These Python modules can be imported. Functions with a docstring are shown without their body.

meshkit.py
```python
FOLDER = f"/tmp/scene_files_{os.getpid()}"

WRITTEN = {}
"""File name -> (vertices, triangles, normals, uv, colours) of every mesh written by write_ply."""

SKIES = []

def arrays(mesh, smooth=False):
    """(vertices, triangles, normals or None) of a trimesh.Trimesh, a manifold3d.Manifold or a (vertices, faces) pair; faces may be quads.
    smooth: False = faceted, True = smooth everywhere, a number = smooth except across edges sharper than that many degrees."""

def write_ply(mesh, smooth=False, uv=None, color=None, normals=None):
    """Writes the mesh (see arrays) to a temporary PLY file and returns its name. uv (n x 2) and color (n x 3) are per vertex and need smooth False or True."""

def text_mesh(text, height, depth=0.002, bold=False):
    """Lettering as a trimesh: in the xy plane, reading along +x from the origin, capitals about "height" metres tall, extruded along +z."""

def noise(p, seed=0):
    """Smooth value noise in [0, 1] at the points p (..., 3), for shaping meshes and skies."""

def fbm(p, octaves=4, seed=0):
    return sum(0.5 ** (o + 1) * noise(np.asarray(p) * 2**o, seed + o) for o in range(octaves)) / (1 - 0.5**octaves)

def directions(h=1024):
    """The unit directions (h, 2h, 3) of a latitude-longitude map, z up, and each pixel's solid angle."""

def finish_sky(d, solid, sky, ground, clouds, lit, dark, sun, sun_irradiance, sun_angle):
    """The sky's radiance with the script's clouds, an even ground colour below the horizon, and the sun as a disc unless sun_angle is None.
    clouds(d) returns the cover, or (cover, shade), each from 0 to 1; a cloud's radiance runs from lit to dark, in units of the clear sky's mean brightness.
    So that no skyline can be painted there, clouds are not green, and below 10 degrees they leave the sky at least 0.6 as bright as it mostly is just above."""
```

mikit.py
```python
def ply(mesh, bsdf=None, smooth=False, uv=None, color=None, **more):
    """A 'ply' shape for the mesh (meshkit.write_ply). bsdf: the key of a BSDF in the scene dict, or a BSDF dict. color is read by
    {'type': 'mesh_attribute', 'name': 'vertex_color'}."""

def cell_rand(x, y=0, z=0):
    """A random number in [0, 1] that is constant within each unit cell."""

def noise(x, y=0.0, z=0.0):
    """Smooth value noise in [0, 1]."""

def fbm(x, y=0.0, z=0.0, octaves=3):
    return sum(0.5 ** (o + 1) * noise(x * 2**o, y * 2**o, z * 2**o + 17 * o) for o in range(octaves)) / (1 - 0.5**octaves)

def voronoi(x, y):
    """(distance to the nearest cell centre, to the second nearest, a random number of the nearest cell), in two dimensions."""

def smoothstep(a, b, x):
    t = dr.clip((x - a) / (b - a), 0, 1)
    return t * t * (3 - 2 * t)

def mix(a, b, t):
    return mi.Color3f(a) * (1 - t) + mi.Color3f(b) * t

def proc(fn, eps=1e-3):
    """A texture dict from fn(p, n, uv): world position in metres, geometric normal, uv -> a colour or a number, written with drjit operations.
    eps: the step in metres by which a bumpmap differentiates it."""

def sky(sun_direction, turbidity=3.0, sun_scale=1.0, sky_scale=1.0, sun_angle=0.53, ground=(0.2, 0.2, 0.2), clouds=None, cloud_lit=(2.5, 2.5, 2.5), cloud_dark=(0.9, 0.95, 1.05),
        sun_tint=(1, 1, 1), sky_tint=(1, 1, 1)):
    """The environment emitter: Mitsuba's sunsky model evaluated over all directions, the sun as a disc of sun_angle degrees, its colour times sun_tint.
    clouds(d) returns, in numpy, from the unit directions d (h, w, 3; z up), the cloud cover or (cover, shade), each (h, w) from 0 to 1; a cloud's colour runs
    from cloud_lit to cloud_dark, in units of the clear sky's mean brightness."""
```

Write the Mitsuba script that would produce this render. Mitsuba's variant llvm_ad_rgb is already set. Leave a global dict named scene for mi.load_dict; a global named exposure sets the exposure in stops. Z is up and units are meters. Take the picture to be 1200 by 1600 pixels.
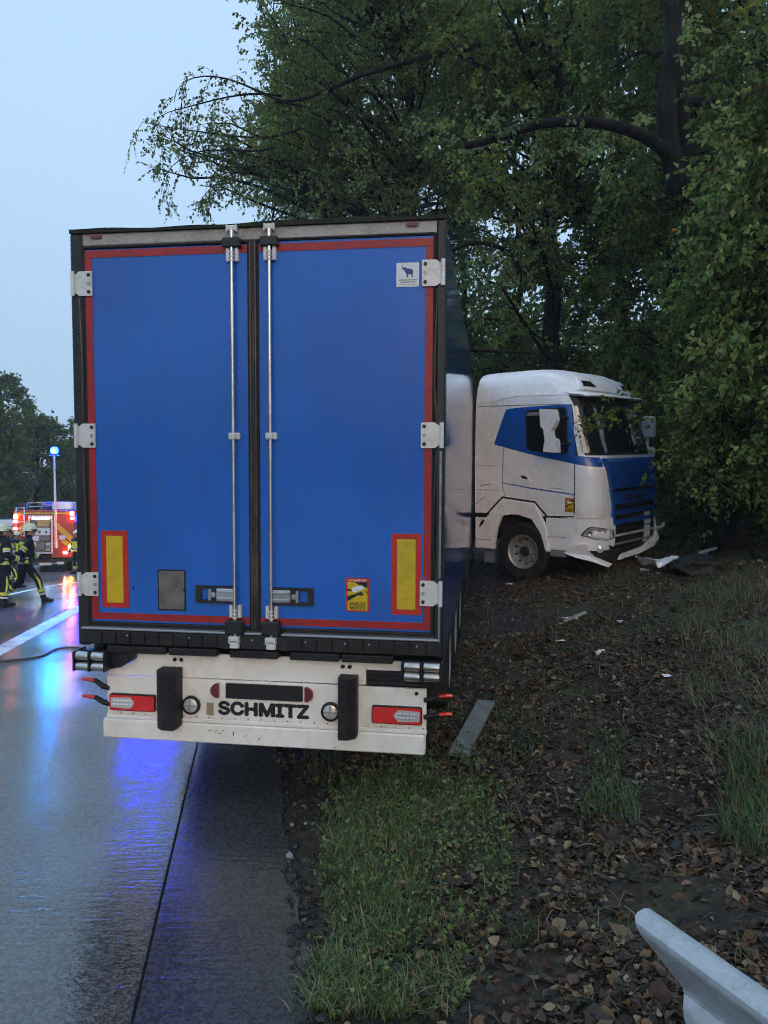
import math, random
import numpy as np, trimesh, drjit as dr, mitsuba as mi, mikit, meshkit
import manifold3d as m3
from shapely.geometry import Polygon, Point, LineString, box as sbox
from shapely import affinity
from mikit import noise, fbm, voronoi, smoothstep, mix, cell_rand

scene, labels = {}, {}
T4 = mi.ScalarTransform4f
RNG = np.random.default_rng(7)

# ---------------------------------------------------------------- camera, light, exposure
EYE = np.array([0.0, 0.0, 2.02]); FOC = 1180.0; PITCH = math.atan(5 / 1180.0)
scene['camera'] = {'type': 'perspective', 'fov': math.degrees(2 * math.atan(600 / FOC)), 'fov_axis': 'x',
    'near_clip': 0.05, 'far_clip': 2000.0,
    'to_world': T4().look_at(origin=EYE.tolist(), target=[0, math.cos(PITCH) * 10, EYE[2] + math.sin(PITCH) * 10], up=[0, 0, 1])}
exposure = 2.65
def overcast(d):
    el = np.clip(d[..., 2], 0, 1)
    n = meshkit.fbm(np.stack([d[..., 0] * 2.2, d[..., 1] * 2.2, el * 5], -1), 4, 3)
    shade = 1 - np.clip(0.10 + 0.95 * el ** 0.8, 0, 1)          # an overcast dome: brighter overhead than low down
    return np.ones_like(el), np.clip(shade + (n - 0.5) * 0.22, 0, 1)
scene['sky'] = mikit.sky((0.10, -0.95, 0.24), turbidity=4, sun_scale=0.12, sun_angle=24, sun_tint=(1.0, 0.92, 0.82),
    clouds=overcast, cloud_lit=(1.50, 2.14, 2.90), cloud_dark=(0.98, 1.44, 1.94), ground=(0.05, 0.055, 0.05))

# ---------------------------------------------------------------- helpers
def tm(v, f): return trimesh.Trimesh(np.asarray(v, float), np.asarray(f, int), process=False)
def cat(ms): return trimesh.util.concatenate([m for m in ms if m is not None])
def man(m):
    q = m.to_mesh(); return tm(np.array(q.vert_properties[:, :3]), np.array(q.tri_verts))
def numbered(k):
    if not any(q == k or q.startswith(k + '__') for q in list(scene) + list(labels)): return k
    i = 1
    while any(q == f'{k}_{i:03d}' or q.startswith(f'{k}_{i:03d}__') for q in TAKEN.get(k, ())) : i += 1
    return f'{k}_{i:03d}'
TAKEN, COUNT = {}, {}
def fresh(k):
    n = COUNT.get(k, 0); COUNT[k] = n + 1
    return k if n == 0 else f'{k}_{n:03d}'
def thing(name, label, cat_, group=None, kind=None):
    k = fresh(name); labels[k] = {'label': label}
    if cat_: labels[k]['category'] = cat_
    if group: labels[k]['group'] = group
    if kind: labels[k]['kind'] = kind
    return k
def put(name, mesh, mat, parent=None, M=None, smooth=False, label=None, kind=None, color=None, **more):
    k = fresh((parent + '__' if parent else '') + name)
    if M is not None:
        mesh = mesh.copy(); mesh.apply_transform(M)
    scene[k] = mikit.ply(mesh, mat, smooth=smooth, color=color, **more)
    d = {}
    if label: d['label'] = label
    if kind: d['kind'] = kind
    if d: labels[k] = d
    return k
def whole(name, mesh, mat, label, cat_, group=None, kind=None, **kw):
    k = thing(name, label, cat_, group, kind)
    M = kw.pop('M', None)
    if M is not None:
        mesh = mesh.copy(); mesh.apply_transform(M)
    scene[k] = mikit.ply(mesh, mat, **kw)
    return k
def bx(x0, x1, y0, y1, z0, z1, c=0.0):
    if c <= 0:
        m = trimesh.creation.box((x1 - x0, y1 - y0, z1 - z0)); m.apply_translation(((x0 + x1) / 2, (y0 + y1) / 2, (z0 + z1) / 2)); return m
    P = []
    for i, (a, b) in enumerate(((x0, x1), (y0, y1), (z0, z1))): pass
    for sx in (0, 1):
        for sy in (0, 1):
            for sz in (0, 1):
                p = np.array([(x0, x1)[sx], (y0, y1)[sy], (z0, z1)[sz]]); s = np.array([1 - 2 * sx, 1 - 2 * sy, 1 - 2 * sz]) * c
                for k in range(3):
                    q = p + s; q[k] = p[k]; P.append(q)
    return trimesh.convex.convex_hull(np.array(P))
def cyl(p0, p1, r, n=16, r1=None):
    return tube([p0, p1], [r, r if r1 is None else r1], n, True)
def tube(pts, rad, n=8, caps=True):
    p = np.asarray(pts, float); rad = np.broadcast_to(rad, (len(p),)).astype(float)
    t = np.gradient(p, axis=0); t /= np.linalg.norm(t, axis=1, keepdims=True) + 1e-12
    a = np.cross(t, np.where(np.abs(t[:, 2:]) < 0.9, [0, 0, 1.0], [1.0, 0, 0])); a /= np.linalg.norm(a, axis=1, keepdims=True) + 1e-12
    b = np.cross(t, a); ang = np.arange(n) * 2 * np.pi / n
    v = p[:, None] + rad[:, None, None] * (np.cos(ang)[None, :, None] * a[:, None] + np.sin(ang)[None, :, None] * b[:, None])
    i, j = np.meshgrid(np.arange(len(p) - 1), np.arange(n), indexing='ij')
    q = np.stack([i * n + j, i * n + (j + 1) % n, (i + 1) * n + (j + 1) % n, (i + 1) * n + j], -1).reshape(-1, 4)
    f = np.vstack([q[:, [0, 1, 2]], q[:, [0, 2, 3]]]); v = v.reshape(-1, 3)
    if caps:
        k = len(v); v = np.vstack([v, p[0], p[-1]]); jj = np.arange(n); e = (len(p) - 1) * n
        f = np.vstack([f, np.stack([(jj + 1) % n, jj, jj * 0 + k], 1), np.stack([e + jj, e + (jj + 1) % n, jj * 0 + k + 1], 1)])
    return tm(v, f)
def lathe(prof, n=32):     # profile of (r, z) about z
    pr = np.asarray(prof, float); ang = np.arange(n) * 2 * np.pi / n
    v = np.stack([pr[:, None, 0] * np.cos(ang), pr[:, None, 0] * np.sin(ang), np.broadcast_to(pr[:, None, 1], (len(pr), n))], -1).reshape(-1, 3)
    i, j = np.meshgrid(np.arange(len(pr) - 1), np.arange(n), indexing='ij')
    q = np.stack([i * n + j, i * n + (j + 1) % n, (i + 1) * n + (j + 1) % n, (i + 1) * n + j], -1).reshape(-1, 4)
    return tm(v, np.vstack([q[:, [0, 1, 2]], q[:, [0, 2, 3]]]))
def extr(poly, h):
    gs = getattr(poly, 'geoms', [poly])
    return cat([trimesh.creation.extrude_polygon(g, h, engine='earcut') for g in gs])
def rear(poly, y0, y1):     # polygon in (x, z) of a frame whose y runs forward, solid from y0 to y1
    m = extr(poly, y1 - y0); v = m.vertices.copy(); m.vertices = np.stack([v[:, 0], y1 - v[:, 2], v[:, 1]], 1); return m
def rrect(x0, x1, z0, z1, r): return sbox(x0 + r, z0 + r, x1 - r, z1 - r).buffer(r, quad_segs=4)
def mat4(R, t):
    M = np.eye(4); M[:3, :3] = R; M[:3, 3] = t; return M
def rotx(a): return trimesh.transformations.rotation_matrix(a, [1, 0, 0])
def roty(a): return trimesh.transformations.rotation_matrix(a, [0, 1, 0])
def rotz(a): return trimesh.transformations.rotation_matrix(a, [0, 0, 1])
def mv(m, x=0, y=0, z=0):
    m = m.copy(); m.apply_translation((x, y, z)); return m
def frame_heading(h, x, y, z, pitch=0.0, roll=0.0):    # x right, y forward, z up; h clockwise from +y, degrees
    h, p, r = map(math.radians, (h, pitch, roll))
    Y = np.array([[math.cos(h), math.sin(h), 0], [-math.sin(h), math.cos(h), 0], [0, 0, 1]])
    P = np.array([[1, 0, 0], [0, math.cos(p), -math.sin(p)], [0, math.sin(p), math.cos(p)]])
    Q = np.array([[math.cos(r), 0, math.sin(r)], [0, 1, 0], [-math.sin(r), 0, math.cos(r)]])
    return mat4(Y @ P @ Q, (x, y, z))
def at(px, py, depth):       # the point of the place seen at that pixel of the 1200 x 1600 photograph, at that distance ahead
    c, s = math.cos(PITCH), math.sin(PITCH); x, u = (px - 600) / FOC, (800 - py) / FOC
    d = np.array([x, c - u * s, s + u * c]); return EYE + d * depth / d[1]
def text(s, h, x, z, y, anchor='c', sx=1.0, bold=True, width=None):   # lettering on a rear face (x right, z up), facing -y
    m = meshkit.text_mesh(s, h, 0.003, bold); v = m.vertices
    w = v[:, 0].max() - v[:, 0].min(); sx = width / w if width else sx; v0 = v[:, 0] - v[:, 0].min() - (w / 2 if anchor == 'c' else 0)
    m.vertices = np.stack([v0 * sx + x, y - v[:, 2], v[:, 1] + z], 1); return m

# ---------------------------------------------------------------- materials
def bsdf(name, d): scene[name] = d; return name
def pr(name, col, rough=0.5, spec=0.5, metal=0.0, **k):
    c = col if isinstance(col, dict) else {'type': 'rgb', 'value': list(col)}
    r = rough if isinstance(rough, dict) else float(rough)
    return bsdf(name, {'type': 'twosided', 'nested': {'type': 'principled', 'base_color': c, 'roughness': r, 'specular': spec, 'metallic': metal, **k}})
def P(fn, eps=1e-3): return mikit.proc(fn, eps)
def grime(base, dirt, amount, scale=3.0, streak=0.0):
    base, dirt = list(base), list(dirt)
    def fn(p, n, uv):
        a = fbm(p.x * scale + 3, p.y * scale, p.z * scale * (1 - streak * 0.8), 4)
        b = fbm(p.x * scale * 9, p.y * scale * 9, p.z * scale * 9 * (1 - streak * 0.9) + 5, 2)
        return mix(base, dirt, dr.clip(amount * smoothstep(0.35, 0.75, a * 0.65 + b * 0.35), 0, 1))
    return P(fn)
def door_film(p, n, uv):
    a = fbm(p.x * 1.6, p.y * 1.6, p.z * 1.1, 4); st_ = fbm(p.x * 34, p.y * 34, p.z * 0.9, 3); sp = fbm(p.x * 60, p.y * 60, p.z * 60, 2); low = smoothstep(2.6, 0.9, p.z)
    k = mix((0.009, 0.118, 0.52), (0.011, 0.098, 0.43), smoothstep(0.35, 0.7, a))
    return mix(k, (0.045, 0.105, 0.27), dr.clip(0.20 * smoothstep(0.52, 0.78, st_) + 0.22 * low * smoothstep(0.45, 0.75, sp * 0.5 + a * 0.5), 0, 1))
def door_rough(p, n, uv): return 0.10 + 0.22 * fbm(p.x * 5, p.y * 5, p.z * 1.4, 4)
def door_bump(p, n, uv): return 0.004 * fbm(p.x * 1.3, p.y * 1.3, p.z * 1.3, 2) + 0.00014 * noise(p.x * 150, p.y * 150, p.z * 60)
bsdf('m_blue_door', {'type': 'twosided', 'nested': {'type': 'bumpmap', 'arbitrary': P(door_bump, 3e-3), 'scale': 1.0, 'bsdf': {'type': 'principled', 'base_color': P(door_film), 'roughness': P(door_rough), 'specular': 0.5, 'clearcoat': 0.5, 'clearcoat_gloss': 0.92}}})
pr('m_white', grime((0.86, 0.83, 0.76), (0.55, 0.48, 0.38), 0.40, 2.6, 0.5), 0.33, 0.5)
pr('m_cab_white', grime((0.84, 0.86, 0.91), (0.46, 0.44, 0.43), 0.34, 2.2, 0.6), 0.22, 0.5, clearcoat=0.6, clearcoat_gloss=0.95)
pr('m_cab_blue', grime((0.008, 0.085, 0.40), (0.03, 0.07, 0.2), 0.25, 3), 0.22, 0.5, clearcoat=0.6, clearcoat_gloss=0.95)
pr('m_black', grime((0.009, 0.010, 0.012), (0.035, 0.032, 0.028), 0.5, 6, 0.3), 0.42, 0.5)
pr('m_rubber', grime((0.010, 0.010, 0.011), (0.032, 0.029, 0.026), 0.5, 8), 0.6, 0.35)
pr('m_seal', grime((0.018, 0.019, 0.021), (0.11, 0.085, 0.05), 0.7, 3.5, 0.7), 0.38, 0.5)
pr('m_red_tape', grime((0.36, 0.018, 0.018), (0.16, 0.02, 0.02), 0.5, 5), 0.32, 0.5)
pr('m_yellow', grime((0.60, 0.42, 0.012), (0.36, 0.27, 0.03), 0.5, 6), 0.35, 0.5)
pr('m_red_plate', grime((0.50, 0.026, 0.016), (0.30, 0.03, 0.02), 0.4, 5), 0.35, 0.5)
pr('m_steel', grime((0.62, 0.61, 0.59), (0.30, 0.27, 0.23), 0.6, 9, 0.4), 0.30, 0.5, 0.9)
pr('m_zinc', grime((0.70, 0.70, 0.69), (0.48, 0.44, 0.38), 0.6, 10), 0.45, 0.5, 0.25)
pr('m_header', grime((0.42, 0.40, 0.37), (0.20, 0.18, 0.16), 0.7, 5), 0.45, 0.5)
pr('m_grey_plate', grime((0.16, 0.15, 0.14), (0.07, 0.065, 0.06), 0.9, 9), 0.6, 0.4)
pr('m_roof_edge', grime((0.012, 0.013, 0.012), (0.03, 0.04, 0.018), 0.9, 8), 0.7, 0.3)
pr('m_lamp_red', (0.66, 0.016, 0.016), 0.14, 0.6, clearcoat=1.0)
pr('m_lamp_dark_red', (0.13, 0.006, 0.010), 0.16, 0.6, clearcoat=1.0)
pr('m_lamp_clear', (0.62, 0.63, 0.62), 0.16, 0.6, 0.35, clearcoat=1.0)
pr('m_ink', (0.012, 0.012, 0.013), 0.5, 0.4)
pr('m_sticker_white', (0.72, 0.73, 0.75), 0.4, 0.5)
pr('m_logo_blue', (0.02, 0.05, 0.22), 0.4, 0.5)
pr('m_glass_dark', (0.010, 0.013, 0.014), 0.04, 0.6)
pr('m_grey_silver', (0.35, 0.36, 0.37), 0.4, 0.5, 0.6)
def tarp_bump(p, n, uv):
    return 0.0016 * fbm(p.x * 2.4, p.y * 2.4, p.z * 0.25, 3) + 0.00010 * noise(p.x * 40, p.y * 40, p.z * 3)
bsdf('m_tarp', {'type': 'twosided', 'nested': {'type': 'bumpmap', 'arbitrary': P(tarp_bump, 4e-3), 'scale': 1.0,
    'bsdf': {'type': 'principled', 'base_color': {'type': 'rgb', 'value': [0.010, 0.022, 0.075]}, 'roughness': 0.07, 'specular': 0.6}}})

# ---------------------------------------------------------------- the ground: (s, t) = across and along the carriageway
U = np.array([-0.1730, 0.9849]); N = np.array([0.9849, 0.1730]); E0 = np.array([-0.425, 3.77])
def lift(t): t = np.maximum(np.asarray(t, float) - 11.5, 0); return -0.0022 * np.minimum(t, 14) ** 2 - np.maximum(t - 14, 0) * 0.006
def bend(t): t = np.maximum(np.asarray(t, float) - 14, 0); return 0.0011 * np.minimum(t, 70) ** 2 + 0.15 * np.maximum(t - 70, 0)
def verge(s): return np.interp(s, [-80, -40, -22, -15, -12.6, -11.8, 0.0, 0.12, 0.5, 1.5, 3.0, 4.4, 6.0, 9, 14, 30, 80], [11, 6.0, 1.6, 0.25, 0.05, -0.02, -0.02, -0.03, 0.02, 0.20, 0.50, 0.86, 1.16, 1.45, 1.8, 2.5, 5.0])
def st(x, y):
    q0, q1 = np.asarray(x) - E0[0], np.asarray(y) - E0[1]
    t = q0 * U[0] + q1 * U[1]; return q0 * N[0] + q1 * N[1] - bend(t), t
def xy(s, t):
    s = np.asarray(s, float) + bend(t); t = np.asarray(t, float); return E0[0] + s * N[0] + t * U[0], E0[1] + s * N[1] + t * U[1]
def bumps(x, y, s):
    a = meshkit.fbm(np.stack([np.asarray(x) * 1.3, np.asarray(y) * 1.3, np.zeros_like(np.asarray(x, float))], -1), 4, 5) - 0.5
    rut = 0.05 * np.exp(-((np.asarray(s) - 2.6) / 0.35) ** 2)
    return (a * 0.22 - rut) * np.clip((np.asarray(s) - 0.15) / 0.9, 0, 1) + a * 0.5 * np.clip((-np.asarray(s) - 12.5) / 3, 0, 1)
def ground_z(x, y):
    s, t = st(x, y); return verge(s) + lift(t) + bumps(x, y, s)
def on_ground(px, py, lo=1.5, hi=60):
    d = np.linspace(lo, hi, 1200); c, q = math.cos(PITCH), math.sin(PITCH); x, u = (px - 600) / FOC, (800 - py) / FOC
    r = np.array([x, c - u * q, q + u * c]); pts = EYE + (d / r[1])[:, None] * r
    below = np.nonzero(pts[:, 2] < ground_z(pts[:, 0], pts[:, 1]))[0]
    p = pts[below[0] if len(below) else -1].copy(); p[2] = ground_z(p[0], p[1]); return p
def sheet(ss, ts, zf):
    S, Tt = np.meshgrid(ss, ts, indexing='ij'); X, Y = xy(S, Tt); Z = zf(S, Tt, X, Y)
    n0, n1 = S.shape; i, j = np.meshgrid(np.arange(n0 - 1), np.arange(n1 - 1), indexing='ij')
    q = np.stack([i * n1 + j, (i + 1) * n1 + j, (i + 1) * n1 + j + 1, i * n1 + j + 1], -1).reshape(-1, 4)
    return tm(np.stack([X, Y, Z], -1).reshape(-1, 3), np.vstack([q[:, [0, 1, 2]], q[:, [0, 2, 3]]]))
TS = np.r_[np.arange(-16, 1, 1.0), np.arange(1, 16, 0.07), np.arange(16, 30, 0.5), np.arange(30, 80, 2), np.arange(80, 400, 12)]
SS = np.r_[np.arange(-260, -80, 20), np.arange(-80, -20, 4), np.arange(-20, -11, 0.6), np.arange(-11, 0, 1.0), np.arange(0, 8, 0.05), np.arange(8, 16, 0.5), np.arange(16, 80, 4), np.arange(80, 300, 20)]
def soil(p, n, uv):
    a = fbm(p.x * 1.1, p.y * 1.1, 0, 4); b = fbm(p.x * 22, p.y * 22, p.z * 22, 3); c = fbm(p.x * 5, p.y * 5, 2, 3)
    k = mix((0.018, 0.013, 0.009), (0.044, 0.031, 0.020), smoothstep(0.3, 0.7, b))
    return mix(k, (0.036, 0.042, 0.018), smoothstep(0.48, 0.68, a * 0.6 + c * 0.4))
def soil_bump(p, n, uv): return 0.05 * fbm(p.x * 9, p.y * 9, p.z * 9, 4)
bsdf('m_soil', {'type': 'twosided', 'nested': {'type': 'bumpmap', 'arbitrary': P(soil_bump, 4e-3), 'scale': 1.0,
    'bsdf': {'type': 'principled', 'base_color': P(soil), 'roughness': 0.72, 'specular': 0.35}}})
g = sheet(SS, TS, lambda S, Tt, X, Y: verge(S) + lift(Tt) + bumps(X, Y, S))
scene['ground'] = mikit.ply(g, 'm_soil', smooth=True); labels['ground'] = {'label': 'dark wet soil of the verge and forest floor', 'kind': 'structure'}

# wet carriageway: asphalt under a film of rain
def ripple(p, n, uv):
    a = noise(p.x * 8, p.y * 48, 0); b = noise(p.x * 40, p.y * 130, 3); c = noise(p.x * 3, p.y * 6, 6); d = noise(p.x * 150, p.y * 170, 8)
    return 0.0014 * a + 0.0009 * b + 0.0010 * c + 0.00030 * d
def asphalt_col(lo, hi):
    def fn(p, n, uv):
        b = noise(p.x * 130, p.y * 130, 0); a = fbm(p.x * 0.9, p.y * 0.9, 3, 3); g_ = noise(p.x * 60 + 4, p.y * 60, 2)
        return mix(lo, hi, dr.clip(smoothstep(0.25, 0.8, b * 0.6 + g_ * 0.4) * 0.75 + (a - 0.5) * 0.9 + 0.1, 0, 1))
    return P(fn)
def wet_rough(lo, hi):
    def fn(p, n, uv): return lo + (hi - lo) * smoothstep(0.35, 0.7, fbm(p.x * 0.7 + 9, p.y * 0.7, 1, 3))
    return P(fn)
def asphalt(name, lo, hi, r0, r1, k, sp=0.75):
    bsdf(name, {'type': 'twosided', 'nested': {'type': 'bumpmap', 'arbitrary': P(lambda p, n, uv: ripple(p, n, uv), 2e-3), 'scale': k,
        'bsdf': {'type': 'principled', 'base_color': asphalt_col(lo, hi), 'roughness': wet_rough(r0, r1), 'specular': sp}}})
asphalt('m_asphalt', (0.015, 0.016, 0.017), (0.105, 0.107, 0.111), 0.08, 0.17, 1.0)
asphalt('m_asphalt_strip', (0.010, 0.010, 0.011), (0.060, 0.058, 0.056), 0.15, 0.26, 1.0, 0.65)
RT = np.r_[np.arange(-16, 0, 2.0), np.arange(0, 12, 1.0), np.arange(12, 60, 1.5), np.arange(60, 400, 8)]
crease = -0.70
def edge_jag(t): return 0.07 * (meshkit.fbm(np.stack([t * 2.3, t * 0, t * 0], -1), 5, 9) - 0.5) * 2
scene['road'] = mikit.ply(sheet(np.r_[np.linspace(-11.6, crease - 0.008, 9)], RT, lambda S, Tt, X, Y: lift(Tt)), 'm_asphalt', smooth=True)
labels['road'] = {'label': 'wet grey motorway asphalt reflecting the sky', 'kind': 'structure'}
rt2 = np.arange(-6, 60, 0.12)
def strip(S, Tt, X, Y): return lift(Tt) + 0.004
sm = sheet(np.array([crease + 0.008, -0.4, -0.1, 0.0]), rt2, strip)
vv = sm.vertices.reshape(4, len(rt2), 3); jag = edge_jag(rt2); vv[3, :, 0] += jag * N[0]; vv[3, :, 1] += jag * N[1]
skirt = vv[3].copy(); skirt[:, 2] -= 0.06
sm2 = tm(np.vstack([vv.reshape(-1, 3), skirt]), np.vstack([sm.faces, *[np.stack([3 * len(rt2) + np.arange(len(rt2) - 1), 4 * len(rt2) + np.arange(len(rt2) - 1), 3 * len(rt2) + np.arange(1, len(rt2))], 1), np.stack([4 * len(rt2) + np.arange(len(rt2) - 1), 4 * len(rt2) + np.arange(1, len(rt2)), 3 * len(rt2) + np.arange(1, len(rt2))], 1)]]))
put('asphalt_strip', sm2, 'm_asphalt_strip', 'road', label='darker strip of asphalt along the verge')
put('joint', sheet(np.linspace(crease - 0.013, crease + 0.013, 3), rt2, lambda S, Tt, X, Y: lift(Tt) - 0.012 * (np.abs(S - crease) < 0.01) + 0.001), 'm_rubber', 'road', label='black sealed joint between the asphalt lanes')
def paint(p, n, uv):
    b = noise(p.x * 90, p.y * 90, 0); a = fbm(p.x * 3, p.y * 3, 3, 3)
    return mix((0.66, 0.67, 0.66), (0.26, 0.26, 0.26), smoothstep(0.52, 0.72, a * 0.6 + b * 0.4))
pr('m_paint', P(paint), 0.50, 0.3)
def line(s0, s1, t0, t1, name='lane_line', label=None):
    put(name, sheet(np.array([s0, s1]), np.arange(t0, t1 + 0.1, 1.0), lambda S, Tt, X, Y: lift(Tt) + 0.004), 'm_paint', 'road', label=label)
line(-4.08, -3.78, -16, 140, 'edge_line', 'broad white edge line')
line(-6.62, -6.46, 15, 140, 'lane_line', 'thin white lane line in front of the fire engine')
line(-11.2, -11.0, -16, 140, 'edge_line')
# ---------------------------------------------------------------- the semi-trailer (x right, y forward, z up, origin at the sill)
TM = frame_heading(8.005, -0.8831, 5.1972, 1.1076, 3.887, 0.771)
tr = thing('semi_trailer', 'big blue box semi-trailer seen from behind with two closed rear doors and a white bumper', 'trailer')
def tp(name, mesh, mat, parent=None, **k): return put(name, mesh, mat, parent or tr, TM, **k)
LEN = 13.55
tp('roof', cat([bx(-1.275, 1.275, 0.02, LEN, 2.79, 2.845, 0.01)]), 'm_roof_edge')
xs = np.linspace(-1.285, 1.28, 40); sag = 2.852 + 0.006 * np.sin(xs * 3.1) + 0.004 * np.sin(xs * 11)
rim = []
for a, b, za, zb in zip(xs[:-1], xs[1:], sag[:-1], sag[1:]):
    rim.append(rear(Polygon([(a, 2.826), (b, 2.826), (b, zb), (a, za)]), -0.035, 0.06))
tp('roof_edge', cat(rim), 'm_roof_edge', label='mossy black roof edge along the top of the rear frame')
hd = tp('header', bx(-1.235, 1.252, -0.012, 0.1, 2.745, 2.828, 0.006), 'm_header', label='grey metal header beam above the doors')
for x in (-1.098, 1.068):
    tp('marker_lamp', rear(rrect(x - 0.042, x + 0.042, 2.79, 2.818, 0.013), -0.03, -0.012), 'm_lamp_dark_red', hd, label='small dark red marker lamp on the header')
tp('corner_post', cat([bx(-1.287, -1.20, -0.03, 0.12, -0.02, 2.828, 0.012), bx(-1.205, -1.187, -0.012, 0.1, 0.12, 2.74)]), 'm_black')
tp('corner_post', cat([bx(1.225, 1.287, -0.03, 0.12, -0.02, 2.828, 0.012), bx(1.205, 1.228, -0.008, 0.1, 0.12, 2.74)]), 'm_black')
tp('side_wall', bx(-1.282, -1.262, 0.121, LEN, -0.02, 2.80), 'm_tarp')
tp('side_wall', bx(1.262, 1.282, 0.121, LEN, -0.02, 2.80), 'm_tarp', label='glossy wet tarpaulin side reflecting the white cab')
tp('front_wall', bx(-1.26, 1.26, LEN - 0.03, LEN, 0, 2.79), 'm_cab_white')
tp('floor', bx(-1.26, 1.26, 0.12, LEN - 0.04, 0.0, 0.07), 'm_black')
tp('side_rail', bx(-1.277, -1.20, 0.16, LEN, -0.14, -0.022, 0.006), 'm_black')
tp('side_rail', bx(1.20, 1.277, 0.16, LEN, -0.14, -0.022, 0.006), 'm_black')
# rear doors
def tape(par, x0, x1, z0, z1):
    tp('contour_tape', rear(sbox(x0, z0, x1, z1), -0.0195, -0.0152), 'm_red_tape', par, label='red contour tape strip')
def frame_tape(par, x0, x1, side):
    L = 0.30; n = round((x1 - x0) / L); e = np.linspace(x0, x1, n + 1)
    for zz in ((2.662, 2.712), (0.168, 0.216)):
        for a, b in zip(e[:-1], e[1:]): tape(par, a + 0.0012, b - 0.0012, *zz)
    xa, xb = (x0, x0 + 0.05) if side < 0 else (x1 - 0.05, x1)
    e = np.linspace(0.217, 2.661, 9)
    for a, b in zip(e[:-1], e[1:]): tape(par, xa, xb, a + 0.0012, b - 0.0012)
dl = tp('door', bx(-1.186, -0.028, -0.015, 0.03, 0.15, 2.72, 0.004), 'm_blue_door', label='left blue rear door')
drr = tp('door', bx(0.040, 1.206, -0.015, 0.03, 0.15, 2.73, 0.004), 'm_blue_door', label='right blue rear door')
frame_tape(dl, -1.184, -0.030, -1); frame_tape(drr, 0.042, 1.204, 1)
pts = rr = None
for par, pp in ((dl, [(-1.192, 0.142), (-0.024, 0.142), (-0.024, 2.732), (-1.192, 2.732)]), (drr, [(0.036, 0.142), (1.212, 0.142), (1.212, 2.738), (0.036, 2.738)])):
    q = [np.array([x, -0.016, z]) for x, z in pp] ; q.append(q[0])
    tp('door_seal', cat([tube([a, b], 0.010, 8) for a, b in zip(q[:-1], q[1:])]), 'm_rubber', par)
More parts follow.
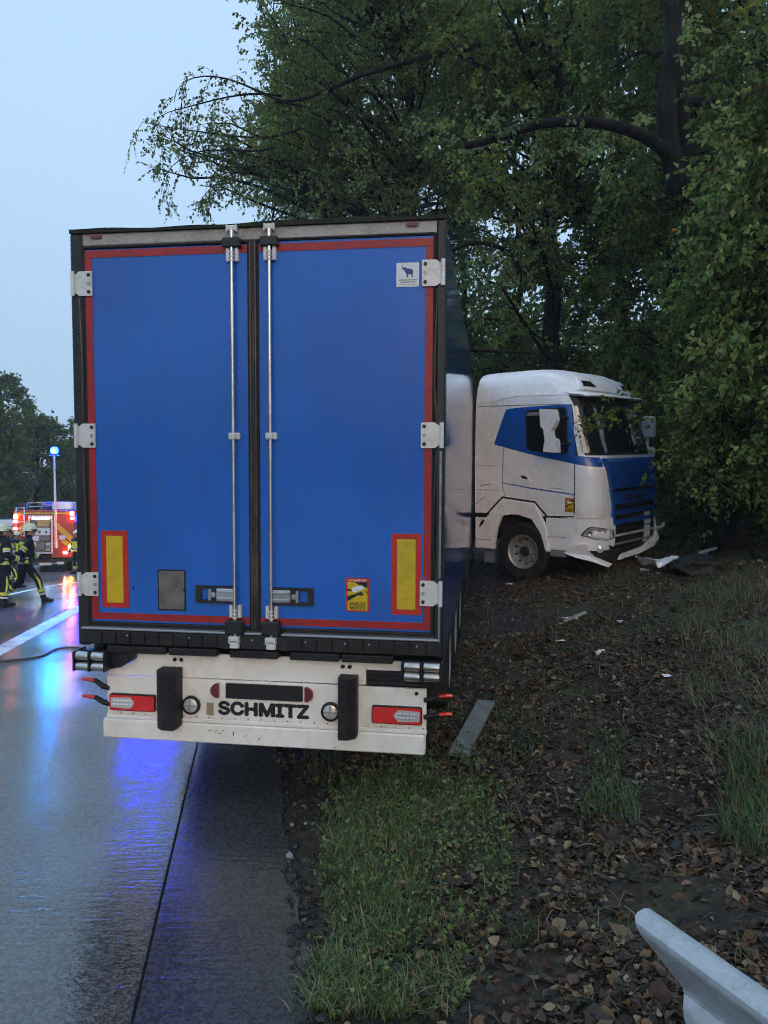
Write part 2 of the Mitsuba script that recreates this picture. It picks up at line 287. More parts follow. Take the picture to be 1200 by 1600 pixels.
tp('door_gasket', bx(-1.20, 1.215, -0.006, 0.0, 2.725, 2.75), 'm_black'); tp('door_gasket', bx(-1.215, 1.23, -0.006, 0.02, 0.115, 0.146), 'm_black')
tp('centre_seal', cat([bx(-0.026, 0.036, -0.024, 0.0, 0.125, 2.735, 0.006), tube([(-0.012, -0.025, 0.13), (-0.012, -0.025, 2.73)], 0.010, 10), tube([(0.022, -0.025, 0.13), (0.022, -0.025, 2.73)], 0.010, 10)]), 'm_seal', label='dark rubber seal with brown streaks between the doors')
def hinge(zc, side):
    s = 1 if side > 0 else -1; x = (lambda v: v) if s > 0 else (lambda v: -v + 0.005)
    pts = [(1.136, -0.08), (1.222, -0.08), (1.243, -0.064), (1.243, 0.064), (1.222, 0.08), (1.136, 0.08)]
    pl = Polygon([(x(a), zc + b) for a, b in pts]).buffer(0.003)
    h = tp('hinge', cat([rear(pl, -0.036, -0.020)]), 'm_zinc', drr if s > 0 else dl)
    for dz in (-0.057, 0.0, 0.057):
        tp('bolt', cat([cyl((x(1.154), -0.034, zc + dz), (x(1.154), -0.041, zc + dz), 0.0125, 12)]), 'm_black' if dz else 'm_grey_silver', h)
    tp('hinge_pin', cat([tube([(x(1.268), -0.042, zc - 0.083), (x(1.268), -0.042, zc + 0.083)], 0.0145, 14), bx(min(x(1.243), x(1.262)), max(x(1.243), x(1.262)), -0.034, -0.022, zc - 0.066, zc + 0.066)]), 'm_zinc', h)
for zc in (2.488, 1.453, 0.416): hinge(zc, -1); hinge(zc, 1)
# long rubber cords beside the hinges
for s, x in ((1, 1.232), (-1, -1.222)):
    for a, b in ((0.50, 1.36), (1.55, 2.39)):
        tp('cord', tube([(x, -0.028, a), (x - 0.012 * s, -0.034, (a * 3 + b) / 4), (x - 0.012 * s, -0.034, (a + b) / 2), (x, -0.028, b)], 0.0065, 8), 'm_seal')
tp('drain_pipe', tube([(1.262, -0.037, 0.01), (1.262, -0.037, 0.33)], 0.008, 8), 'm_steel'); tp('drain_pipe', tube([(1.262, -0.037, 0.52), (1.262, -0.037, 1.35)], 0.008, 8), 'm_steel')
# locking gear
for s, x in ((-1, -0.128), (1, 0.128)):
    par = dl if s < 0 else drr
    r = tp('locking_rod', tube([(x, -0.052, 0.03), (x, -0.052, 2.80)], 0.0115, 12), 'm_steel', par)
    b = [bx(x - 0.042, x - 0.018, -0.048, -0.0155, 2.60, 2.69, 0.003), bx(x + 0.018, x + 0.042, -0.048, -0.0155, 2.60, 2.69, 0.003),
         bx(x - 0.042, x - 0.018, -0.048, -0.0155, 0.215, 0.30, 0.003), bx(x + 0.018, x + 0.042, -0.048, -0.0155, 0.215, 0.30, 0.003)]
    for z0 in (2.60, 2.625, 2.65, 0.21, 0.235, 0.26): b.append(tube([(x, -0.052, z0), (x, -0.052, z0 + 0.012)], 0.0165, 12))
    tp('rod_bracket', cat(b), 'm_zinc', r)
    tp('rod_guide', cat([bx(x - 0.040, x + 0.040, -0.040, -0.0155, 1.425, 1.472, 0.006), bx(x - 0.018, x + 0.018, -0.066, -0.038, 1.428, 1.469, 0.004)]), 'm_zinc', r)
    tp('cam_block', bx(x - 0.062, x + 0.060, -0.07, -0.0155, 2.688, 2.752, 0.008), 'm_black', r); tp('cam_block', bx(x - 0.062, x + 0.060, -0.08, -0.0155, 0.105, 0.20, 0.008), 'm_black', r)
    tp('cam_keeper', cat([bx(x - 0.034, x + 0.030, -0.05, -0.0125, 2.80, 2.835, 0.004), bx(x - 0.012, x + 0.012, -0.06, -0.0125, 2.765, 2.83, 0.003), bx(x - 0.036, x - 0.028, -0.06, -0.03, 2.79, 2.835), bx(x + 0.028, x + 0.036, -0.06, -0.03, 2.79, 2.835)]), 'm_zinc', r)
    tp('cam_keeper', cat([bx(x - 0.026, x + 0.036, -0.090, -0.0605, 0.012, 0.055, 0.003), bx(x - 0.024, x + 0.034, -0.098, -0.0605, 0.062, 0.092, 0.004), bx(x - 0.030, x - 0.022, -0.104, -0.0605, 0.05, 0.095), bx(x + 0.032, x + 0.040, -0.104, -0.0605, 0.05, 0.095)]), 'm_zinc', r, label='steel keeper at the foot of the locking rod')
    # handle
    X = lambda v: v if s > 0 else -v
    hx = lambda a, c: (min(X(a), X(c)), max(X(a), X(c)))
    fr = sbox(*[hx(0.135, 0.410)[0], 0.312], *[hx(0.135, 0.410)[1], 0.424]).buffer(0.004)
    i0, i1 = hx(0.285, 0.375); fr = fr.difference(sbox(i0, 0.330, i1, 0.408))
    h = tp('handle', rear(fr, -0.034, -0.0155), 'm_black', par, label='black handle cup of the locking rod')
    a0, a1 = hx(0.130, 0.262)
    tp('handle_plate', cat([bx(a0, a1, -0.052, -0.0345, 0.325, 0.412, 0.006), bx(a0 + 0.008, a1 - 0.008, -0.060, -0.050, 0.338, 0.352, 0.003), bx(a0 + 0.008, a1 - 0.008, -0.060, -0.050, 0.386, 0.400, 0.003)]), 'm_steel', h)
    a0, a1 = hx(0.268, 0.316)
    tp('latch', cat([bx(a0, a1, -0.050, -0.0345, 0.350, 0.384, 0.004), bx(*hx(0.296, 0.318), -0.054, -0.0345, 0.328, 0.408, 0.004)]), 'm_steel', h)
# marking plates, document plate, stickers
for par, x0, x1, z0, z1 in ((dl, -1.107, -0.909, 0.253, 0.794), (drr, 0.941, 1.140, 0.267, 0.807)):
    k = tp('marking_plate', rear(rrect(x0, x1, z0, z1, 0.006), -0.0185, -0.0152), 'm_red_plate', par, label='yellow plate with a red border')
    tp('yellow_field', rear(sbox(x0 + 0.038, z0 + 0.036, x1 - 0.038, z1 - 0.036), -0.0200, -0.0186), 'm_yellow', k)
k = tp('document_plate', cat([rear(rrect(-0.693, -0.491, 0.245, 0.530, 0.008), -0.0195, -0.0152)]), 'm_rubber', dl, label='scuffed grey plate with a dark rim on the left door')
tp('plate_face', rear(Polygon([(-0.684, 0.255), (-0.502, 0.255), (-0.500, 0.375), (-0.509, 0.383), (-0.509, 0.397), (-0.500, 0.404), (-0.500, 0.521), (-0.684, 0.521)]), -0.0215, -0.0197), 'm_grey_plate', k)
tp('scuff', rear(Polygon([(-0.879, 0.375), (-0.868, 0.378), (-0.870, 0.405), (-0.880, 0.402)]), -0.0165, -0.0152), 'm_ink', dl)
k = tp('elephant_sticker', rear(rrect(0.965, 1.112, 2.409, 2.561, 0.003), -0.0175, -0.0152), 'm_sticker_white', drr, label='white square sticker with a blue elephant')
ele = [(0, .70), (.05, .82), (.07, .93), (.12, 1.0), (.10, .88), (.10, .80), (.16, .76), (.30, .77), (.44, .77), (.46, .68), (.60, .66), (.78, .66), (.92, .60), (.99, .50), (.98, .34), (.95, .20), (.97, .04), (.93, 0), (.84, .02), (.86, .16), (.78, .24), (.62, .22), (.54, .12), (.55, .02), (.47, 0), (.42, .05), (.42, .18), (.36, .34), (.28, .44), (.22, .56), (.12, .62), (.04, .66)]
tp('emblem', rear(Polygon([(1.000 + a * 0.075, 2.468 + b * 0.082) for a, b in ele]), -0.0188, -0.0176), 'm_logo_blue', k)
tl = []
for zz, wd in ((2.448, 0.115), (2.434, 0.10), (2.420, 0.11)):
    x = 1.040 - wd / 2
    while x < 1.040 + wd / 2:
        w = RNG.uniform(0.003, 0.008); tl.append(rear(sbox(x, zz, x + w, zz + (0.007 if zz > 2.43 else 0.003)), -0.0185, -0.0176)); x += w + 0.0022
tp('small_print', cat(tl), 'm_grey_plate', k)
def blindspot(x0, x1, z0, z1, y, name, par, adder):      # the yellow and red warning sticker
    W, H = x1 - x0, z1 - z0; q = lambda pts: Polygon([(x0 + a * W, z0 + b * H) for a, b in pts]); st = 0.0014
    k = adder('warning_sticker', rear(rrect(x0, x1, z0, z1, 0.05 * W), y - st, y), 'm_red_plate', par, label='yellow and black warning sticker with a red border and a white lorry drawn on it')
    adder('sticker_field', rear(q([(.09, .045), (.91, .045), (.91, .88), (.09, .88)]), y - 2 * st, y - st * 1.05), 'm_yellow', k)
    adder('sticker_print', cat([rear(q(p), y - 3 * st, y - 2.05 * st) for p in ([(.40, .88), (.91, .88), (.91, .72), (.58, .78)], [(.09, .67), (.34, .66), (.36, .62), (.09, .61)], [(.09, .46), (.30, .50), (.66, .60), (.75, .60), (.09, .30)], [(.55, .53), (.7, .56), (.78, .51), (.60, .47)], [(.78, .62), (.91, .60), (.91, .55)])]
        + ([text('ANGLES', 0.085 * H, x0 + W * .5, z0 + .195 * H, y - 2.05 * st, width=W * .70), text('MORTS', 0.085 * H, x0 + W * .5, z0 + .075 * H, y - 2.05 * st, width=W * .62)])), 'm_ink', k)
    adder('sticker_lorry', cat([rear(q([(.28, .60), (.36, .57), (.72, .66), (.78, .70), (.72, .77), (.66, .79), (.34, .73), (.26, .68)]), y - 4.2 * st, y - 3.1 * st), text('ATTENTION', 0.05 * H, x0 + W * .5, z0 + .905 * H, y - 1.05 * st, width=W * .74)]), 'm_sticker_white', k)
    return k
blindspot(0.631, 0.795, 0.277, 0.505, -0.0152, 'a', drr, tp)
# sill with its buffer strip
sl = tp('sill', cat([bx(-1.252, 1.266, -0.055, 0.1, 0.0, 0.100, 0.006)]), 'm_black', label='black sill under the doors')
tp('sill_edge', cat([bx(-1.250, -0.195, -0.062, 0.09, 0.1005, 0.116, 0.005), bx(-0.065, 0.06, -0.062, 0.09, 0.1005, 0.116, 0.005), bx(0.195, 1.264, -0.062, 0.09, 0.1005, 0.116, 0.005)]), 'm_grey_silver', sl, label='worn bright edge along the sill')
for x in np.r_[np.arange(-1.19, -0.25, 0.105), np.arange(0.24, 1.20, 0.105)]:
    tp('buffer_block', bx(x, x + 0.098, -0.068, -0.0555, 0.006, 0.092, 0.004), 'm_rubber', sl)
for x in (-0.9, -0.45, 0.0, 0.37, 0.64, 0.80, 1.12): tp('rivet', cyl((x, -0.066, 0.07), (x, -0.073, 0.07), 0.007, 8), 'm_grey_silver', sl)
for a, b in ((-1.05, -0.62), (-0.60, -0.25), (-0.16, 0.18), (0.26, 0.60), (0.615, 0.96)):
    tp('step_strip', bx(a, b, -0.075, 0.0, -0.055, -0.006, 0.006), 'm_rubber', sl)
# dock rollers
def rollers(x0, x1, z0, z1):
    k = tp('dock_roller', cat([bx(x0 - 0.006, x0 + 0.006, -0.15, 0.02, z0, z1, 0.004), bx(x1 - 0.006, x1 + 0.006, -0.15, 0.02, z0, z1, 0.004), bx((x0 + x1) / 2 - 0.007, (x0 + x1) / 2 + 0.007, -0.15, 0.02, z0, z1, 0.004), bx(x0, x1, -0.05, 0.02, z0 + 0.01, z1 - 0.01)]), 'm_black', label='dock bumper with four shiny steel rollers')
    xm = (x0 + x1) / 2
    for a, b in ((x0 + 0.010, xm - 0.011), (xm + 0.011, x1 - 0.010)):
        for zc in (z1 - 0.032, z0 + 0.032):
            tp('roller', lathe([(0.0, 0), (0.026, 0), (0.031, 0.006), (0.031, b - a - 0.006), (0.026, b - a), (0, b - a)], 20).apply_transform(roty(math.pi / 2)).apply_translation((a, -0.115, zc)), 'm_steel', k, smooth=40)
rollers(-1.262, -1.036, -0.178, -0.040); rollers(1.030, 1.285, -0.152, -0.022)
tp('roller_bracket', rear(Polygon([(-1.03, -0.06), (-0.86, -0.06), (-0.86, -0.10), (-0.96, -0.16), (-1.03, -0.178)]), -0.05, 0.03), 'm_black')
# white bumper carrier
bp = tp('bumper_panel', cat([rear(Polygon([(-0.87, -0.055), (1.01, -0.055), (1.01, -0.118), (0.77, -0.118), (0.77, -0.222), (-1.080, -0.228), (-1.080, -0.19), (-0.98, -0.175), (-0.87, -0.11)]), -0.005, 0.02)]), 'm_white', label='dirty white upper bumper panel')
tp('bumper_slot', cat([bx(0.77, 1.19, 0.02, 0.04, -0.225, -0.115), bx(0.775, 1.18, -0.004, 0.018, -0.214, -0.196, 0.004), bx(0.775, 1.18, -0.004, 0.018, -0.178, -0.160, 0.004)]), 'm_black', bp, label='black slot in the bumper panel')
lp = tp('lower_panel', bx(-1.082, 1.180, -0.020, 0.012, -0.505, -0.232, 0.003), 'm_white', label='white panel that carries the rear lamps')
tp('panel_lip', bx(-1.086, 1.184, -0.032, 0.0, -0.535, -0.507, 0.004), 'm_white', lp)
for x in np.arange(-0.98, 1.16, 0.093): tp('rivet', cyl((x, -0.020, -0.497), (x, -0.025, -0.497), 0.0042, 6), 'm_rubber', lp)
tp('underrun_bar', bx(-1.112, 1.172, -0.036, 0.09, -0.676, -0.540, 0.008), 'm_white', label='white underrun bar at the bottom of the trailer')
for a, b in ((-0.29, -0.588), (-0.24, -0.582), (-0.262, -0.603), (0.02, -0.625), (0.55, -0.655), (-0.335, -0.585), (-0.08, -0.61)): tp('scratch', rear(Polygon([(a, b), (a + 0.03, b + 0.006), (a + 0.012, b - 0.004)]), -0.0375, -0.0362), 'm_ink')
tp('scratch', rear(sbox(-0.155, -0.612, -0.148, -0.585), -0.0375, -0.0362), 'm_ink')
for xs_ in ((-0.582, -0.535), (0.612, 0.660)):
    for x in xs_: tp('bolt', cyl((x, -0.004, -0.103), (x, -0.012, -0.103), 0.014, 12), 'm_rubber', bp)
def buffer(x0, x1, cham):
    prof = [(x0, 0.0), (x0, -0.10), (x0 + cham[0], -0.145), (x1 - cham[1], -0.145), (x1, -0.10), (x1, 0.0)]
    m = extr(Polygon(prof), 0.405); m.apply_translation((0, -0.02, -0.555))
    k = tp('rubber_buffer', m, 'm_rubber', label='black upright rubber buffer')
    for z in (-0.50, -0.42, -0.34, -0.26, -0.20): tp('rib', bx(x0 + cham[0] + 0.004, x1 - cham[1] - 0.004, -0.171, -0.1655, z, z + 0.045, 0.004), 'm_rubber', k)
buffer(-0.666, -0.522, (0.05, 0.01)); buffer(0.600, 0.722, (0.012, 0.05))
# tail lamps
def tail(x0, x1, z0, z1, s):
    k = tp('tail_lamp', rear(rrect(x0, x1, z0, z1, 0.016), -0.042, -0.0205), 'm_rubber', label='red tail lamp with a clear lens at its outer end')
    xc = x0 + (x1 - x0) * 0.56 if s < 0 else x1 - (x1 - x0) * 0.56
    a, b = (xc, x1 - 0.008) if s < 0 else (x0 + 0.008, xc)
    tp('red_lens', rear(rrect(x0 + 0.007, x1 - 0.007, z0 + 0.007, z1 - 0.007, 0.012), -0.050, -0.0425), 'm_lamp_red', k)
    cx0, cx1 = (x0 + 0.020, xc - 0.004) if s < 0 else (xc + 0.004, x1 - 0.020); zc = (z0 + z1) / 2
    tip = 0.028
    poly = Polygon([(cx0, zc + .030), (cx0, zc - .030), (cx1 - tip, zc - .036), (cx1, zc), (cx1 - tip, zc + .036)]) if s < 0 else Polygon([(cx1, zc + .030), (cx1, zc - .030), (cx0 + tip, zc - .036), (cx0, zc), (cx0 + tip, zc + .036)])
    tp('clear_lens', rear(poly.buffer(0.004), -0.054, -0.0505), 'm_lamp_clear', k)
    cells = []
    for i in range(6):
        for j in range(2):
            x = cx0 + 0.02 + (cx1 - cx0 - 0.05) * i / 5; cells.append(lathe([(0.010, 0), (0.010, 0.002), (0.0, 0.006)], 6).apply_transform(rotx(math.pi / 2)).apply_translation((x, -0.0542, zc - 0.013 + 0.026 * j)))
    tp('reflector_cell', cat(cells), 'm_lamp_clear', k)
    if s > 0:
        for d in (0, 1): tp('chevron', rear(Polygon([(a + 0.01 + d * .07, zc + .045), (a + 0.045 + d * .07, zc), (a + 0.01 + d * .07, zc - .045), (a + 0.075 + d * .07, zc - .02), (a + .075 + d * .07, zc + .02)]), -0.0535, -0.0505), 'm_lamp_red', k)
tail(-1.056, -0.715, -0.474, -0.355, -1); tail(0.815, 1.154, -0.470, -0.350, 1)
for x, z in ((-0.455, -0.412), (0.533, -0.409)):
    k = tp('reversing_lamp', lathe([(0.062, 0), (0.066, 0.008), (0.064, 0.03), (0.052, 0.034), (0.050, 0.024)], 28).apply_transform(rotx(math.pi / 2)).apply_translation((x, -0.020, z)), 'm_rubber', lp, smooth=40)
    tp('lens', lathe([(0.050, 0.024), (0.048, 0.028), (0.03, 0.033), (0.0, 0.035)], 24).apply_transform(rotx(math.pi / 2)).apply_translation((x, -0.020, z)), 'm_lamp_clear', k, smooth=60)
    tp('lens_rib', cat([bx(x - 0.045, x + 0.045, -0.058, -0.052, z - 0.004, z + 0.004), bx(x - 0.004, x + 0.004, -0.058, -0.052, z - 0.045, z + 0.045)]), 'm_grey_silver', k)
for x, s in ((-0.262, -1), (0.362, 1)):
    half = Point(x, -0.300).buffer(0.05, quad_segs=8).intersection(sbox(x - 1, -1, x + 0.008, 1) if s < 0 else sbox(x - 0.008, -1, x + 1, 1))
    tp('plate_lamp', rear(half, -0.045, -0.0205), 'm_lamp_dark_red', lp, label='half-round dark red lamp beside the number plate holder', smooth=30)
tp('number_plate_holder', cat([rear(rrect(-0.205, 0.338, -0.352, -0.247, 0.006), -0.030, -0.0205), rear(rrect(-0.205, 0.338, -0.352, -0.247, 0.006).difference(sbox(-0.195, -0.343, 0.328, -0.256)), -0.034, -0.0305)]), 'm_ink', lp, label='black number plate holder')
tp('small_plate', rear(sbox(-0.348, -0.481, -0.298, -0.393), -0.024, -0.0205), bsdf('m_beige', {'type': 'twosided', 'nested': {'type': 'principled', 'base_color': {'type': 'rgb', 'value': [0.26, 0.22, 0.12]}, 'roughness': 0.5}}), lp, label='small tan plate beside the lettering')
tp('lettering', cat([mv(text('SCHMITZ', 0.084, 0.058, -0.466, -0.0215 - i * .0002, width=0.636), (0, .005, -.005, 0, 0)[i], 0, (0, 0, 0, .0045, -.0045)[i]) for i in range(5)]), 'm_ink', lp, label='black capital lettering SCHMITZ')
tp('bolt', cyl((1.115, -0.02, -0.262), (1.115, -0.024, -0.262), 0.013, 10), 'm_ink', lp)
# side marker lamps on rubber arms
for s, x0, x1, zs in ((-1, -1.085, -1.255, ((-0.325, -0.262), (-0.440, -0.384))), (1, 1.185, 1.352, ((-0.305, -0.262), (-0.420, -0.385)))):
    for za, zb in zs:
        xm = x1 - (x1 - x0) * 0.5
        k = tp('marker_arm', tube([(x0 - 0.02 * s, -0.01, za), (x0 + (x1 - x0) * .18, -0.012, za + 0.01), (xm, -0.02, zb - 0.012), (x1, -0.025, zb)], [0.020, 0.020, 0.016, 0.013], 10), 'm_rubber', label='outline marker lamp on a rubber arm')
        tp('marker_lens', tube([(xm, -0.034, zb - 0.008), (x1 - (x1 - x0) * .2, -0.040, zb + 0.002), (x1 + 0.002 * s, -0.040, zb + 0.002)], [0.012, 0.013, 0.011], 10), 'm_lamp_red', k)
# running gear
fr = []
for x in (-0.56, 0.56): fr.append(bx(x - 0.06, x + 0.06, 0.1, LEN - 0.6, -0.42, 0.0))
for y in np.arange(0.3, LEN - 1, 1.2): fr.append(bx(-1.19, 1.19, y, y + 0.06, -0.12, -0.002))
tp('chassis', cat(fr), 'm_black')
tyre = [(0.29, -0.17), (0.34, -0.19), (0.45, -0.195), (0.495, -0.17), (0.51, -0.13), (0.51, 0.13), (0.495, 0.17), (0.45, 0.195), (0.34, 0.19), (0.29, 0.17)]
def wheel(add, par, M, rim='m_grey_silver', r=1.0):
    W = lathe(np.array(tyre) * [r, 1.0], 40); grooves = []
    for z0 in (-0.09, -0.03, 0.03, 0.09): pass
    W.apply_transform(M); k = add('wheel', W, 'm_rubber', par, smooth=30)
    R_ = lathe([(0.0, -0.10), (0.09, -0.10), (0.11, -0.06), (0.14, -0.05), (0.20, -0.04), (0.245, -0.085), (0.265, -0.165), (0.295, -0.185), (0.300, -0.17), (0.30, 0.16), (0.0, 0.16)], 40); R_.apply_transform(M)
    kr = add('rim', R_, rim, k, smooth=35)
    nut = []
    for i in range(10):
        a = 2 * math.pi * i / 10; nut.append(cyl((0.165 * math.cos(a), 0.165 * math.sin(a), -0.03), (0.165 * math.cos(a), 0.165 * math.sin(a), -0.085), 0.017, 6))
    nm = cat(nut); nm.apply_transform(M); add('wheel_nut', nm, 'm_steel', k)
    hole = []
    for i in range(10):
        a = 2 * math.pi * (i + .5) / 10; hole.append(cyl((0.218 * math.cos(a), 0.218 * math.sin(a), -0.02), (0.218 * math.cos(a), 0.218 * math.sin(a), -0.072), 0.022, 10))
    hm = cat(hole); hm.apply_transform(M); add('vent_hole', hm, 'm_ink', k)
    hb = lathe([(0.0, -0.16), (0.07, -0.16), (0.088, -0.13), (0.09, -0.05)], 20); hb.apply_transform(M); add('hub', hb, 'm_black', k, smooth=35)
for y in (2.3, 3.6, 4.9):
    tp('axle', tube([(-1.0, y, -0.60), (1.0, y, -0.60)], 0.075, 12), 'm_black')
    for s in (-1, 1):
        M = np.eye(4); M[:3, :3] = np.array([[0, 0, -1], [0, 1, 0], [1, 0, 0]]) if s > 0 else np.array([[0, 0, 1], [0, 1, 0], [-1, 0, 0]]); M[:3, 3] = (s * 1.03, y, -0.60)
        wheel(tp, None, M)
for x in (-1.05, 1.05): tp('mud_flap', bx(x - 0.19, x + 0.19, 1.70, 1.715, -0.86, -0.20), 'm_rubber')
for s in (-1, 1):
    for z in (-0.34, -0.62): tp('side_guard_rail', bx(s * 1.25 - 0.015, s * 1.25 + 0.015, 5.8, 10.6, z - 0.05, z + 0.05, 0.005), 'm_black')
    tp('landing_leg', bx(s * 0.78 - 0.07, s * 0.78 + 0.07, 10.9, 11.04, -0.70, -0.05, 0.005), 'm_grey_silver')
# ---------------------------------------------------------------- the jackknifed tractor unit (x forward, y left, z up)
def cabframe(h, p, r, t):
    fx = np.array([math.sin(h) * math.cos(p), math.cos(h) * math.cos(p), math.sin(p)]); l0 = np.array([-math.cos(h), math.sin(h), 0]); u0 = np.cross(fx, l0)
    l = math.cos(r) * l0 + math.sin(r) * u0; return mat4(np.stack([fx, l, np.cross(fx, l)], 1), t)
CM = cabframe(2.29152758, -0.04867663, 0.07178782, (2.14703071, 14.99411376, 1.04505008))
lk = thing('lorry_tractor', 'white and blue lorry cab with a crushed front bumper, jackknifed beside the trailer', 'lorry')
def cp(name, mesh, mat, parent=None, **k): return put(name, mesh, mat, parent or lk, CM, **k)
# plan sections: z, rear x, front x, half width, corner radius
SEC = np.array([[1.14, .45, 2.80, 1.245, .34], [1.30, .45, 2.83, 1.25, .36], [1.90, .45, 2.82, 1.25, .40], [2.06, .45, 2.79, 1.25, .42], [2.18, .45, 2.74, 1.245, .42],
                [3.00, .45, 2.50, 1.215, .38], [3.16, .45, 2.44, 1.20, .38], [3.34, .45, 2.34, 1.16, .40], [3.50, .45, 2.18, 1.10, .45], [3.59, .46, 1.98, 1.0, .45], [3.64, .48, 1.74, .84, .42], [3.665, .55, 1.45, .5, .3]])
def sec(z): return [np.interp(z, SEC[:, 0], SEC[:, i]) for i in range(1, 5)]
def plan(xr, xf, w, r, n=10):
    a = np.linspace(0, math.pi / 2, n)
    right = [(xr, -w)] + [(x, -w) for x in np.linspace(xr, xf - r, 5)[1:-1]] + [(xf - r + r * math.sin(t), -w + r - r * math.cos(t)) for t in a]
    front = [(xf, y) for y in np.linspace(-w + r, w - r, 7)[1:-1]]
    left = [(x, -y) for x, y in right[::-1]]
    return np.array(right + front + left)
def side_y(x, z):
    xr, xf, w, r = sec(z); x = np.asarray(x, float); over = np.clip(x - (xf - r), 0, r * 0.999)
    return -(w - r + np.sqrt(r * r - over ** 2))
def front_x(y, z):
    xr, xf, w, r = sec(z); over = np.clip(np.abs(y) - (w - r), 0, r * 0.999); return xf - r + np.sqrt(r * r - over ** 2)
rows = [np.c_[plan(*s[1:]), np.full(len(plan(*s[1:])), s[0])] for s in [np.array([z, *sec(z)]) for z in np.unique(np.r_[SEC[:, 0], np.linspace(1.2, 3.1, 9)])]]
n = len(rows[0]); V = np.vstack(rows); F = []
for i in range(len(rows) - 1):
    for j in range(n - 1): F += [[i * n + j, i * n + j + 1, (i + 1) * n + j + 1], [i * n + j, (i + 1) * n + j + 1, (i + 1) * n + j]]
    F += [[i * n + n - 1, i * n, (i + 1) * n], [i * n + n - 1, (i + 1) * n, (i + 1) * n + n - 1]]
top = (len(rows) - 1) * n
for j in range(1, n - 1): F += [[top, top + j, top + j + 1], [0, j + 1, j]]
cp('body', tm(V, F), 'm_cab_white', smooth=40)
def decal(poly, mode, off, thick=0.0, size=0.09):     # a panel that follows the cab's skin: poly in (x, z) on the right side, (y, z) on the front
    out = []
    for gpoly in getattr(poly, 'geoms', [poly]):
        v, f = trimesh.creation.triangulate_polygon(gpoly, engine='earcut'); v = np.c_[v, np.zeros(len(v))]
        v, f = trimesh.remesh.subdivide_to_size(v, f, size)
        def m(o):
            if mode == 'side': return np.stack([v[:, 0], side_y(v[:, 0], v[:, 1]) - o, v[:, 1]], 1)
            if mode == 'left': return np.stack([v[:, 0], -side_y(v[:, 0], v[:, 1]) + o, v[:, 1]], 1)
            xx = front_x(v[:, 0], v[:, 1]); return np.stack([xx + o, v[:, 0] * (1 + o * .2), v[:, 1]], 1)
        q = tm(m(off), f); q.merge_vertices()
        if thick:
            e = q.edges_sorted; u, c = np.unique(e, axis=0, return_counts=True); b = u[c == 1]; k = len(q.vertices)
            inn = q.vertices.copy(); inn[:, 0 if mode == 'front' else 1] -= thick if mode == 'front' else (-thick if mode == 'side' else thick)
            q = tm(np.vstack([q.vertices, inn]), np.vstack([q.faces, np.c_[b[:, 0], b[:, 1], b[:, 1] + k], np.c_[b[:, 0], b[:, 1] + k, b[:, 0] + k]]))
        out.append(q)
    return cat(out)
Pg = Polygon
blue = Pg([(1.08, 2.965), (1.30, 2.985), (2.30, 3.0), (2.36, 2.6), (2.42, 2.16), (2.60, 2.14), (2.755, 2.12), (2.775, 1.97), (2.62, 1.985), (2.38, 2.03), (1.85, 2.13), (1.45, 2.215), (0.86, 2.36), (0.87, 2.42)])
cp('blue_panel', decal(blue, 'side', 0.006, 0.01), 'm_cab_blue', label='blue panel round the side window'); cp('blue_panel', decal(blue, 'left', 0.006, 0.01), 'm_cab_blue')
win = Pg([(1.47, 2.88), (1.50, 2.93), (2.20, 2.955), (2.235, 2.92), (2.285, 2.23), (2.26, 2.19), (1.60, 2.235), (1.51, 2.29)])
for md in ('side', 'left'):
    k = cp('window', decal(win, md, 0.010, 0.004), 'm_ink'); cp('pane', decal(win.buffer(-0.022), md, 0.012), 'm_glass_dark', k, smooth=True)
    cp('window_bar', decal(Pg([(2.045, 2.95), (2.075, 2.95), (2.12, 2.20), (2.09, 2.20)]), md, 0.0155), 'm_ink', k)
cp('air_deflector', decal(sbox(1.52, 2.845, 1.76, 2.885).buffer(.01), 'side', 0.03, 0.02), 'm_grey_silver')
# roof
cp('roof_line', decal(Pg([(.50, 3.035), (2.2, 2.995), (2.2, 3.01), (.50, 3.05)]), 'side', 0.004), 'm_grey_silver')
cp('roof_crease', cat([tube([(.48, -1.12, 3.43), (.52, -1.0, 3.53), (.62, -.85, 3.6), (.70, -.4, 3.645)], .012, 6)]), 'm_rubber')
bul = Pg([(.75, 3.10), (1.0, 3.17), (1.3, 3.205), (2.25, 3.175), (2.25, 3.155), (1.3, 3.185), (1.0, 3.15), (.76, 3.085)])
cp('roof_moulding', decal(bul, 'side', 0.012, 0.012), 'm_cab_white')
ws = Pg([(-1.19, 2.99), (1.19, 2.99), (1.215, 2.60), (1.235, 2.16), (-1.235, 2.16), (-1.215, 2.60)])
k = cp('windscreen', decal(ws, 'front', 0.008, 0.01), 'm_ink'); cp('pane', decal(ws.buffer(-0.035), 'front', 0.011), 'm_glass_dark', k, smooth=True)
cp('pillar_trim', decal(Pg([(-1.165, 2.97), (-1.125, 2.97), (-1.155, 2.2), (-1.195, 2.2)]), 'front', 0.016), 'm_grey_silver', k)
for y in (-.75, .1): cp('wiper', tube([(2.78, y, 2.17), (2.80, y + .3, 2.24), (2.78, y + .72, 2.22)], .012, 6), 'm_ink', k)
